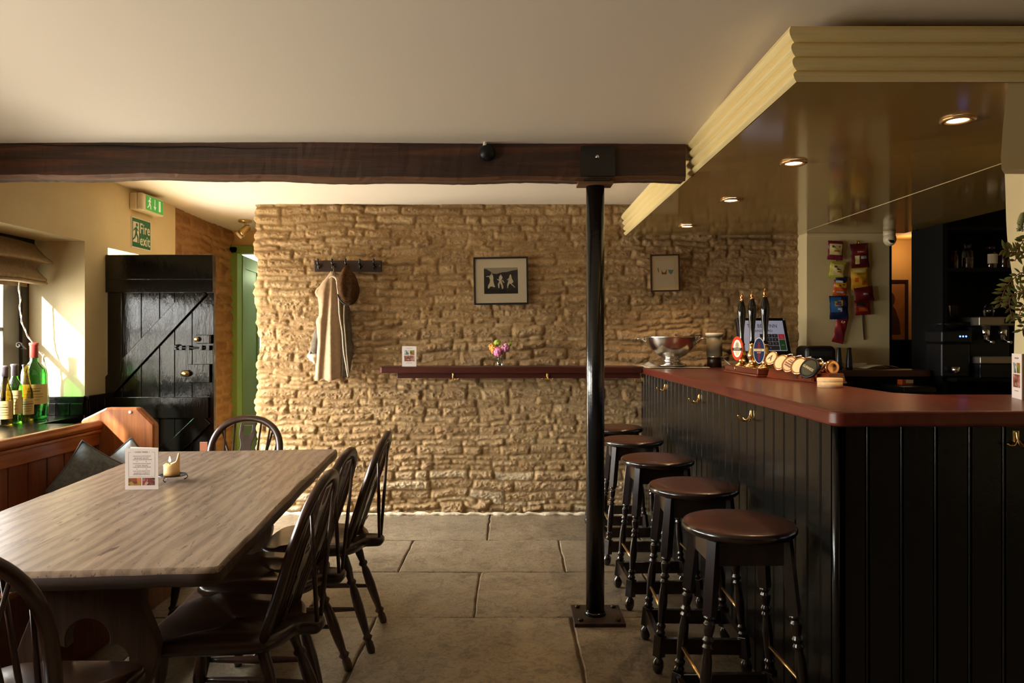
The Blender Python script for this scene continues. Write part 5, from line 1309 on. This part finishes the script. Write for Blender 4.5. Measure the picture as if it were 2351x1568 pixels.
for lab, px, py, Y, m, tx, r_ in lens_data:
    K = rail.matrix_world.inverted() @ Matrix.Translation(P(px, py, Y)) @ Euler((math.radians(-28), math.radians(20), math.radians(-72))).to_matrix().to_4x4()
    M = K @ RX(PI/2)
    mb = MB(); mb.tube([(0, .012, 0), (.01, .05, -.015), (.012, .062, -.035)], [.020, .017, .014], 12, 0, K); tb = obj('keg_tap', mb, 'copper', rail, label=lab)
    mb = MB(); mb.lathe([(r_*.95, -.012), (r_*1.02, -.004), (r_*1.02, .002), (r_*.92, .0035)], 32, 0, M); obj('bezel', mb, 'copper' if m != 'lensdark' else 'bplastic', tb)
    mb = MB(); mb.lathe([(r_*.90, .003), (.0, .0065)], 32, 0, M, cap=False); obj('lens', mb, m, tb)
    if tx == '=':
        mb = MB()
        for x0, x1, y0, y1 in ((-.6, .55, -.1, .05), (-.5, .5, -.35, -.2), (-.35, .4, .2, .32), (-.25, .3, .42, .5)): mb.prism([(x0*r_, y0*r_), (x1*r_, y0*r_), (x1*r_, y1*r_), (x0*r_, y1*r_)], .0068, .0072, 0, M)
        obj('printed_bands', mb, 'brownwash', tb)
    elif tx:
        mb = MB(); mb.text(tx, r_*(.34 if len(tx) > 2 else 1.1), 0, M @ T(0, -.05*r_, .0072), .0005, stretch=.85); obj('lettering', mb, 'creamprint' if m == 'lensdark' else 'deepred' if tx == 'PILSNER' else 'ink', tb)
    if px > 1772:
        mb = MB(); mb.tube(smooth_curve([(-.03, .03, .01), (-.028, .03, .042), (0, .03, .064), (.028, .03, .042), (.03, .03, .01)], 6), .0045, 8, 0, K); obj('chrome_hoop', mb, 'chrome', tb)

t = thing('round_wooden_box', 'small round pale wooden box with a lid on the counter', 'box', (XX(1909, 3.02), 3.035, CZ+.0005))
mb = MB(); mb.lathe([(.0, 0), (.050, 0), (.050, .026)], 36); obj('box_body', mb, 'palewood', t)
mb = MB(); mb.lathe([(.0512, .026), (.0512, .037), (.049, .039), (.0, .0395)], 36, cap=False); obj('lid', mb, 'palewood', t)

# ------------------------------------------------------------------ back counter with the till
mb = MB(); mb.box(1.462, 2.715, 4.66, 5.160, 1.045, 1.088); bc = obj('back_counter', mb, 'shelfwood', None, .004); tag(bc, 'dark red back counter under the hanging snacks', 'counter top')
mb = MB(); mb.box(1.47, 2.715, 4.70, 5.155, 0, 1.044); cb = obj('back_bar_cabinet', mb, 'blackmat', None, .004); tag(cb, 'black cabinet carrying the back counter', 'cabinet')
t = thing('till', 'black touch screen till between pumps and stone wall', 'till', (1.735, 4.94, 1.089), 0, None, (0, 0, math.radians(12)))
mb = MB(); mb.box(-.11, .12, -.09, .14, 0, .02); mb.box(-.05, .06, .0, .05, .02, .12); obj('stand', mb, 'bplastic', t, .006)
tilt = math.radians(-17); SM = T(0, 0, .215) @ RX(tilt)
mb = MB(); mb.box(-.185, .185, 0, .04, -.165, .140, 0, SM); obj('casing', mb, 'bplastic', t, .006)
MS = SM @ T(0, -.0006, 0) @ RX(PI/2)
mb = MB(); mb.prism([(-.160, -.100), (.158, -.100), (.158, .118), (-.160, .118)], 0, .0004, 0, MS); sc_ = obj('screen', mb, 'screen', t)
mb = MB()
for r_, row in enumerate(((-.095, -.0625), (-.0605, -.0345), (-.0325, -.0065), (-.0045, .021))):
    ncol = 1 if r_ == 0 else 3
    for c_ in range(ncol):
        wd = .138/ncol; x0 = -.035+c_*wd; mb.prism([(x0+.001, row[0]), (x0+wd-.001, row[0]), (x0+wd-.001, row[1]), (x0+.001, row[1])], .0005, .0008, 0, MS)
obj('keypad', mb, 'screenkey', sc_)
mb = MB(); mb.prism([(.106, -.018), (.154, -.018), (.154, .021), (.106, .021)], .0005, .0008, 0, MS); obj('red_key', mb, 'screenred', sc_)
mb = MB(); mb.prism([(.106, -.095), (.154, -.095), (.154, -.020), (.106, -.020)], .0005, .0008, 0, MS); obj('green_key', mb, 'screengreen', sc_)
mb = MB(); mb.text('THE BELL INN', .037, 0, MS @ T(-.005, .078, .0005), .0004, stretch=.95); mb.text('LANGFORD', .026, 0, MS @ T(-.005, .043, .0005), .0004, stretch=1.05); obj('heading', mb, 'darkink', sc_)
mb = MB()
for r_, zz_ in enumerate((-.079, -.0475, -.0195, .008)):
    for c_ in range(1 if r_ == 0 else 3): mb.text('0' if r_ == 0 else str([0, 1, 4, 7][r_]+c_), .016, 0, MS @ T((-.035+.069) if r_ == 0 else (-.035+.046*c_+.023), zz_, .0009), .0004)
mb.text('enter', .011, 0, MS @ T(.130, -.058, .0009), .0004); mb.text('clock', .009, 0, MS @ T(.130, .006, .0009), .0004); mb.text('in/out', .009, 0, MS @ T(.130, -.006, .0009), .0004); obj('key_lettering', mb, 'signwhite', sc_)
mb = MB(); mb.prism([(.165, .122), (.178, .122), (.178, .136), (.165, .136)], 0, .0006, 0, MS); obj('sticker', mb, 'cream', t)

t = thing('receipt_printer', 'black rounded receipt printer on the back counter', 'printer', (2.085, 4.93, 1.089))
mb = MB(); mb.box(-.105, .105, -.09, .11, 0, .155); obj('casing', mb, 'bplastic', t, .035, seg=4)
mb = MB(); mb.box(-.07, .07, -.0925, -.089, .085, .12); obj('paper_slot', mb, 'darkink', t)
for px in (1929, 1953):
    t = thing('tall_spout', 'dark tapered pourer %s' % ('beside the copper tap rail end' if px == 1929 else 'standing before the white card box'), 'pourer', (XX(px, 4.70), 4.72, 1.089), 0, 'dark tapered pourers')
    mb = MB(); mb.lathe([(.020, 0), (.020, .02), (.0185, .06), (.0125, .135), (.0115, .138)], 20); obj('body', mb, 'bplastic', t)
    mb = MB(); mb.lathe([(.0135, .132), (.0135, .142), (.010, .145)], 20); obj('cap', mb, 'bplastic', t)
t = thing('card_box', 'long low white card box on the back counter', 'box', (XX(1962, 5.0), 5.02, 1.089))
mb = MB(); mb.box(-.08, .08, -.03, .03, 0, .036); obj('body', mb, 'cream', t, .002)
mb = MB(); mb.box(-.02, .06, -.0308, -.030, .010, .026); obj('printed_panel', mb, 'white', t)
t = thing('paper_pad', 'curled sheet of cream paper on the back counter', 'paper', (2.50, 4.93, 1.089))
mb = MB(); mb.grid(lambda u, v: (-.11+.22*u, -.08+.16*v, .003+.022*math.sin(u*PI*.9)), 20, 4); o = obj('sheet', mb, 'cream', t); o.modifiers.new('s', 'SOLIDIFY').thickness = .0015

# ------------------------------------------------------------------ hanging snacks
def packet(name, label, px, py, w, h, rz, m_body, panels, text=None, Y=5.13, yaw=0):
    p = P(px, py, Y); t = thing(name, label, 'snack packet', p, 0, 'snack packets hanging behind the bar', (0, rz, yaw))
    sc_ = Y/F; w *= sc_; h *= sc_; d = .030
    bod = lambda sg: (lambda u, v: ((u-.5)*w*(1-.05*math.sin(PI*v)), sg*d/2*(math.sin(PI*u)**.6)*(math.sin(PI*min(1, max(0, (v-.06)/.88)))**.5)+.0025*math.sin(u*9+v*13)*math.sin(PI*v), (v-.5)*h+.002*math.sin(u*40)*(1 if v in (0, 1) else 0)))
    mb = MB(); mb.grid(bod(-1), 18, 16); mb.grid(bod(1), 18, 16); obj('bag', mb, m_body, t)
    for (u0, u1, v0, v1, m) in panels:
        f_ = bod(-1); mb = MB(); mb.grid(lambda u, v: tuple(Vector(f_(u0+(u1-u0)*u, v0+(v1-v0)*v))+Vector((0, -.0012, 0))), 10, 8); obj('printed_panel', mb, m, t)
    if text:
        s_, sz, vy, m = text; mb = MB(); mb.text(s_, sz, 0, T(0, -d/2-.0045, (vy-.5)*h) @ RX(PI/2), .0006); obj('lettering', mb, m, t)
    return t
MT['pk_plum'] = mat('plum_foil', srgb(116, 30, 52), .35); MT['pk_cream'] = mat('cream_foil', srgb(222, 208, 140), .4); MT['pk_lime'] = mat('lime_foil', srgb(190, 186, 60), .35)
MT['pk_maroon'] = mat('maroon_foil', srgb(92, 18, 24), .32); MT['pk_navy'] = mat('navy_foil', srgb(22, 34, 74), .3); MT['pk_blue'] = mat('blue_foil', srgb(40, 100, 158), .3)
MT['pk_yellow'] = mat('yellow_foil', srgb(214, 164, 44), .35); MT['pk_orange'] = mat('orange_foil', srgb(190, 84, 30), .35); MT['pk_red'] = mat('red_foil', srgb(140, 26, 30), .35); MT['pk_silver'] = mat('silver_print', srgb(190, 190, 200), .4)
packet('crisp_packet', 'plum and cream snack packet on the first hook, topmost of its strip', 1918, 575, 36, 44, .06, 'pk_plum', [(.08, .92, .26, .84, 'pk_cream'), (.2, .8, .42, .5, 'pk_orange'), (.22, .45, .64, .74, 'stemgreen'), (.5, .78, .62, .72, 'darkink')])
packet('crisp_packet', 'lime and cream snack packet below the plum one', 1922, 620, 36, 40, .14, 'pk_lime', [(.1, .9, .16, .82, 'pk_cream'), (.25, .75, .36, .44, 'pk_orange'), (.24, .5, .62, .72, 'stemgreen'), (.42, .76, .50, .58, 'darkink')])
packet('crisp_packet', 'small navy packet half hidden below the lime one', 1930, 645, 32, 22, .1, 'pk_navy', [(.1, .6, .2, .5, 'pk_silver')], None, 5.134)
packet('crisp_packet', 'yellow and orange snack packet above the blue crisps', 1929, 662, 32, 36, .1, 'pk_orange', [(.08, .92, .55, .92, 'pk_yellow'), (.2, .7, .2, .3, 'pk_silver'), (.35, .75, .62, .78, 'darkink')])
packet('crisp_packet', 'dark blue crisp packet with a red and yellow roundel', 1926, 706, 44, 54, -.02, 'pk_navy', [(.05, .6, .3, .95, 'pk_blue'), (.24, .68, .56, .80, 'pk_yellow'), (.27, .65, .60, .68, 'pk_red'), (.3, .62, .32, .48, 'pk_silver')], None, 5.12)
packet('peanut_packet', 'narrow red nut packet hanging lowest on the first strip', 1929, 757, 27, 62, .22, 'pk_red', [(.15, .75, .15, .5, 'pk_plum')], ('KP', .024, .78, 'signwhite'))
packet('crisp_packet', 'maroon crisp packet on the second hook, topmost of its strip', 1974, 587, 42, 56, -.07, 'pk_maroon', [(.3, .85, .56, .74, 'pk_red'), (.5, .85, .36, .48, 'pk_silver'), (.18, .42, .16, .5, 'pk_cream')], ('Walkers', .014, .65, 'signwhite'))
packet('crisp_packet', 'yellow snack packet below the maroon crisps', 1973, 640, 40, 50, -.05, 'pk_yellow', [(.1, .9, .80, .95, 'pk_cream'), (.2, .4, .35, .55, 'pk_orange'), (.6, .8, .2, .4, 'pk_orange')], ('Quavers', .015, .72, 'darkink'))
packet('crisp_packet', 'dark crimson packet tilted below the yellow snack', 1984, 676, 44, 34, -.14, 'pk_maroon', [(.3, .75, .38, .72, 'pk_plum'), (.4, .68, .48, .6, 'pk_silver')], None, 5.12)
packet('crisp_packet', 'red and black packet hanging lowest on the second strip', 1980, 706, 36, 34, -.08, 'pk_red', [(.1, .7, .62, .86, 'darkink'), (.2, .8, .25, .5, 'pk_orange')], None, 5.134)
for px, py0, pts, lab in ((1918, 556, [(1918, 556), (1921, 600), (1928, 650), (1926, 710), (1928, 740)], 'small brass hook with the card strip of lime and plum packets'), (1968, 556, [(1968, 556), (1972, 610), (1978, 660), (1979, 710), (1981, 740), (1984, 780)], 'small brass hook with the card strip of maroon and yellow packets')):
    t = thing('strip_hook', lab, 'hook', tuple(P(px, py0, 5.16)), 0, 'hooks above the snack strips')
    mb = MB(); mb.lathe([(.011, 0), (.011, .004)], 12, 0, RX(PI/2)); mb.tube(smooth_curve([(0, -.003, .004), (0, -.022, .004), (0, -.026, -.012), (0, -.016, -.016)], 4), .0032, 8); obj('hook', mb, 'brass', t)
    mb = MB(); lo = Vector(t.location); q_ = [P(a, b, 5.158)-lo for a, b in pts]; mb.tube(q_, .007, 6, flat=.25); obj('card_strip', mb, 'bplastic', t)

# dome camera
t = thing('dome_camera', 'white security camera under the bar canopy', 'camera', (XX(2047, 5.02), 5.05, SZ-.0005))
mb = MB(); mb.lathe([(.040, 0), (.040, -.028), (.036, -.036)], 24); obj('mount', mb, 'cctv', t)
mb = MB(); mb.ball((0, -.005, -.058), .043, 20, 0, (1, 1, 1.15)); hd = obj('head', mb, 'cctv', t)
mb = MB(); M = T(-.004, -.038, -.078) @ RX(math.radians(62)); mb.lathe([(.026, -.004), (.026, .006), (.020, .009), (.018, .004), (.0, .003)], 20, 0, M, cap=False); obj('lens_ring', mb, 'cctv', hd)
mb = MB(); mb.lathe([(.0185, .005), (.011, .0095), (.0, .011)], 20, 0, M, cap=False); obj('lens', mb, 'bplastic', hd)

# portrait in the back room
t = thing('portrait_painting', 'dark framed brown portrait in the room behind the bar', 'painting', (2.42+1.16, 6.985, 1.50))
t.location.x = XX(2040, 6.98); t.location.z = ZZ(716, 6.98)
frame_box(t, .36, .62, .03, 'framebrown', .03)
mb = MB(); mb.box(-.16, .16, -.02, -.002, -.29, .29); cv = obj('canvas', mb, 'portrait', t)
mb = MB(); M = T(0, -.0202, 0) @ RX(PI/2)
mb.prism([(.055*math.cos(a)-.0, .075*math.sin(a)+.12) for a in [i*2*PI/18 for i in range(18)]], 0, .001, 0, M); mb.prism([(-.02, .06), (.03, .06), (.06, .02), (.10, -.10), (.11, -.22), (-.13, -.22), (-.10, -.02)], 0, .001, 0, M); obj('painted_sitter', mb, 'portraitdark', cv)
l = bpy.data.lights.new('back_room_lamp', 'POINT'); l.energy = 2.6; l.color = (1, .64, .34); l.shadow_soft_size = .06
lo = bpy.data.objects.new('back_room_lamp', l); COL.objects.link(lo); lo.location = (3.72, 6.72, 2.12)

# ------------------------------------------------------------------ dark shelving, jars, coffee machine
SYF = 4.60
t = thing('back_bar_shelving', 'black shelving unit in the dark corner of the bar', 'shelves', (2.757, SYF, 0))
mb = MB(); mb.box(0, .03, 0, .36, 0, 2.03); obj('side_panel', mb, 'blackmat', t)
mb = MB(); mb.box(.92, .95, 0, .36, 0, 2.03); obj('side_panel', mb, 'blackmat', t)
mb = MB(); mb.box(.03, .92, .34, .36, 0, 2.03); obj('back_panel', mb, 'blackmat', t)
for z in (1.045, 1.40, 1.745, 2.01):
    mb = MB(); mb.box(.03, .92, (-.10 if z < 1.1 else 0), .34, z-.022, z); obj('shelf', mb, 'blackmat', t)
def jar(label, px, w, h, cm, lbl=False):
    Yj = 4.72; t = thing('spirit_bottle' if cm != 'glassclear' else 'glass_jar', label, 'bottle' if cm != 'glassclear' else 'jar', (XX(px, Yj), Yj, 1.7455), 0, 'jars and bottles on the dark top shelf')
    r_ = w*Yj/F/2; h_ = h*Yj/F
    mb = MB(); mb.lathe([(.0, .002), (r_*.95, .002), (r_, .01), (r_, h_*.68), (r_*.8, h_*.78), (r_*.62, h_*.84), (r_*.62, h_*.92)], 20, cap=False); obj('glass_body', mb, cm, t)
    mb = MB(); mb.lathe([(r_*.66, h_*.92), (r_*.66, h_*.985), (r_*.3, h_)], 18); obj('stopper', mb, 'glassclear' if cm == 'glassclear' else 'bplastic', t)
    mb = MB(); mb.lathe([(.0, .006), (r_*.9, .006), (r_*.9, h_*.45), (.0, h_*.45)], 18, cap=False); obj('contents', mb, mat('jar_contents', srgb(70, 36, 22), .6), t)
    if lbl: mb = MB(); mb.grid(lambda u, v: ((r_+.001)*math.sin((u-.5)*2.2), -(r_+.001)*math.cos((u-.5)*2.2), h_*(.25+.4*v)), 12, 2); obj('paper_label', mb, 'cream', t)
jar('slim dark bottle at the left end of the dark top shelf', 2192, 16, 46, 'amber')
jar('glass jar with a knob lid on the dark top shelf', 2222, 24, 60, 'glassclear')
jar('bottle with a cream label on the dark top shelf', 2275, 26, 54, 'amber', True)
jar('reddish bottle beside the pier on the dark top shelf', 2306, 26, 54, 'amber')
t = thing('drinking_glass', 'tall clear glass on the middle dark shelf', 'glass', (XX(2190, 4.72), 4.72, 1.4005))
mb = MB(); mb.lathe([(.0, .003), (.024, .003), (.030, .11)], 20, cap=False); obj('glass_body', mb, 'glassclear', t)
# coffee grinder
t = thing('coffee_grinder', 'black coffee grinder with blue lights in the dark corner', 'grinder', (XX(2200, 4.55), 4.66, 1.0455))
mb = MB(); mb.box(-.09, .09, -.09, .09, 0, .22); mb.box(-.095, .095, -.10, .10, .22, .30); obj('body', mb, 'bplastic', t, .012)
mb = MB(); mb.lathe([(.05, .30), (.085, .34), (.085, .345)], 20); obj('hopper', mb, 'bplastic', t)
for k in range(3):
    mb = MB(); mb.lathe([(.006, 0), (.005, .002)], 10, 0, T(-.012+.019*k+.03, -.1005, .262) @ RX(PI/2)); obj('indicator_light', mb, 'blueled', t)
mb = MB(); mb.lathe([(.022, 0), (.026, .04)], 14, 0, T(-.03, -.13, .03), cap=True); obj('portafilter_fork', mb, 'steel', t)
t = thing('coffee_machine', 'steel and black coffee machine in the dark corner', 'coffee machine', (XX(2285, 4.55), 4.64, 1.0455))
mb = MB(); mb.box(-.12, .14, -.02, .16, 0, .33); obj('body', mb, 'bplastic', t, .01)
mb = MB(); mb.box(-.125, .145, -.13, .16, .33, .385); tp = obj('top_panel', mb, 'brushed', t, .006)
mb = MB(); mb.box(.03, .10, -.133, -.13, .342, .373); obj('display', mb, 'bplastic', tp)
mb = MB(); mb.box(-.125, .145, -.14, .0, .09, .135); obj('drip_tray', mb, 'brushed', t, .006)
mb = MB(); mb.box(-.12, .14, -.13, .0, 0, .09); obj('plinth', mb, 'bplastic', t, .006)
for xx in (-.05, .06):
    mb = MB(); mb.lathe([(.024, .24), (.028, .33)], 16, 0, T(xx, -.07, 0)); mb.tube([(xx, -.07, .235), (xx, -.15, .225)], .009, 8); obj('group_head', mb, 'chrome', t)
mb = MB(); mb.tube([(.12, -.09, .33), (.125, -.10, .22), (.115, -.10, .15)], .005, 8); obj('steam_wand', mb, 'chrome', t)
mb = MB(); mb.lathe([(.03, .3855), (.034, .43), (.03, .47)], 18, 0, T(.06, .06, 0)); obj('cup', mb, 'glassclear', t)
t = thing('small_box', 'small orange and cream box in the dark below the back counter', 'box', (XX(2078, 4.62), 4.62, 1.0))
t.location.z = ZZ(883, 4.62)
mb = MB(); mb.box(-.035, .035, -.03, .03, 0, .032); obj('body', mb, 'pk_orange', t, .002)
mb = MB(); mb.box(-.01, .036, -.031, -.030, .012, .033); obj('pale_flap', mb, 'cream', t)
bz = t.location.z
mb = MB(); mb.box(2.40, 2.60, 4.40, 4.698, bz-.035, bz-.0005); mb.box(2.40, 2.60, 4.42, 4.698, 0, bz-.035); o = obj('bottle_cooler', mb, 'bplastic', None, .004); tag(o, 'black under-counter cooler in the dark corner of the bar', 'cooler')

# ------------------------------------------------------------------ leafy branches at the right edge
t = thing('branch_vase', 'vase of olive green leafy branches at the right edge of the counter', 'plant', (1.545, 2.079, CZ+.0005))
mb = MB(); mb.lathe([(.0, .002), (.024, .002), (.026, .01), (.026, .20), (.020, .24), (.022, .26)], 20, cap=False); obj('vase', mb, 'glassclear', t)
rs = random.Random(21); base = Vector((0, 0, .22)); lo = Vector(t.location)
def leafgeo(mb, p, d, L, wv):
    d = d.normalized(); s_ = d.cross(Vector((rs.uniform(-.4, .4), -1, rs.uniform(-.3, .3)))).normalized(); n_ = d.cross(s_)
    a = [(0, 0), (.25, .8), (.5, 1), (.75, .7), (1, 0)]
    vs = []
    for f_, w_ in a: c_ = p+d*L*f_+n_*(.15*L*f_*f_); vs += [c_+s_*wv*w_+n_*.0012, c_-s_*wv*w_+n_*.0012, c_]
    fs = []
    for i in range(4): fs += [(3*i, 3*i+3, 3*i+5, 3*i+2), (3*i+2, 3*i+5, 3*i+4, 3*i+1)]
    mb.add(vs, fs, 0, True)
branches = [([(2405, 700), (2385, 610), (2351, 580), (2322, 575), (2306, 572)], 34, 'twig'), ([(2400, 760), (2380, 690), (2351, 628), (2322, 645), (2306, 668), (2296, 700)], 34, 'twig'), ([(2410, 740), (2375, 690), (2345, 668), (2318, 690), (2325, 735)], 30, 'twig'), ([(2405, 760), (2380, 720), (2352, 700), (2335, 735)], 24, 'twig'), ([(2400, 640), (2385, 560), (2365, 540), (2345, 560), (2330, 600)], 26, 'twig'), ([(2420, 740), (2400, 680), (2370, 720), (2345, 760)], 22, 'twig')]
for k, (pts, nl, nm) in enumerate(branches):
    Yb = 2.045-.012*(k % 3); pl = [base*1.0]+[P(a, b, Yb)-lo for a, b in pts]
    cv = smooth_curve(pl, 8); mb = MB(); mb.tube(cv, [.0022*(1-.6*i/len(cv)) for i in range(len(cv))], 6); tw = obj('twig', mb, 'stem', t)
    mb = MB(); st0 = len(cv)//3
    for i in range(nl):
        j = int(st0+(len(cv)-2-st0)*i/(nl-1)); tg = (cv[j+1]-cv[j]).normalized(); sd = tg.cross(Vector((0, -1, 0)))*(1 if i % 2 else -1)
        leafgeo(mb, cv[j], tg*.5+sd*rs.uniform(.5, 1.1)+Vector((0, rs.uniform(-.5, .1), rs.uniform(-.3, .2))), rs.uniform(.020, .032), rs.uniform(.0035, .0055))
    obj('leaves', mb, 'leaf', tw)
mb = MB(); pl = [base]+[P(a, b, 2.05)-lo for a, b in ((2420, 640), (2395, 520), (2362, 482), (2346, 500), (2341, 530))]; cv = smooth_curve(pl, 8); mb.tube(cv, .002, 6); tw = obj('twig', mb, 'stemgreen', t)
mb = MB(); k0 = len(cv)-12
mb.tube(cv[k0:], [.0045+.004*math.sin(PI*min(1, (i+2)/12)) for i in range(len(cv)-k0)], 10)
for i in range(k0, len(cv)):
    for q_ in range(8): a = rs.uniform(0, 2*PI); mb.ball(cv[i]+Vector((math.cos(a), math.sin(a), rs.uniform(-.3, .3)))*.0075, .0018, 6)
obj('flower_spike', mb, 'flowerbud', tw)
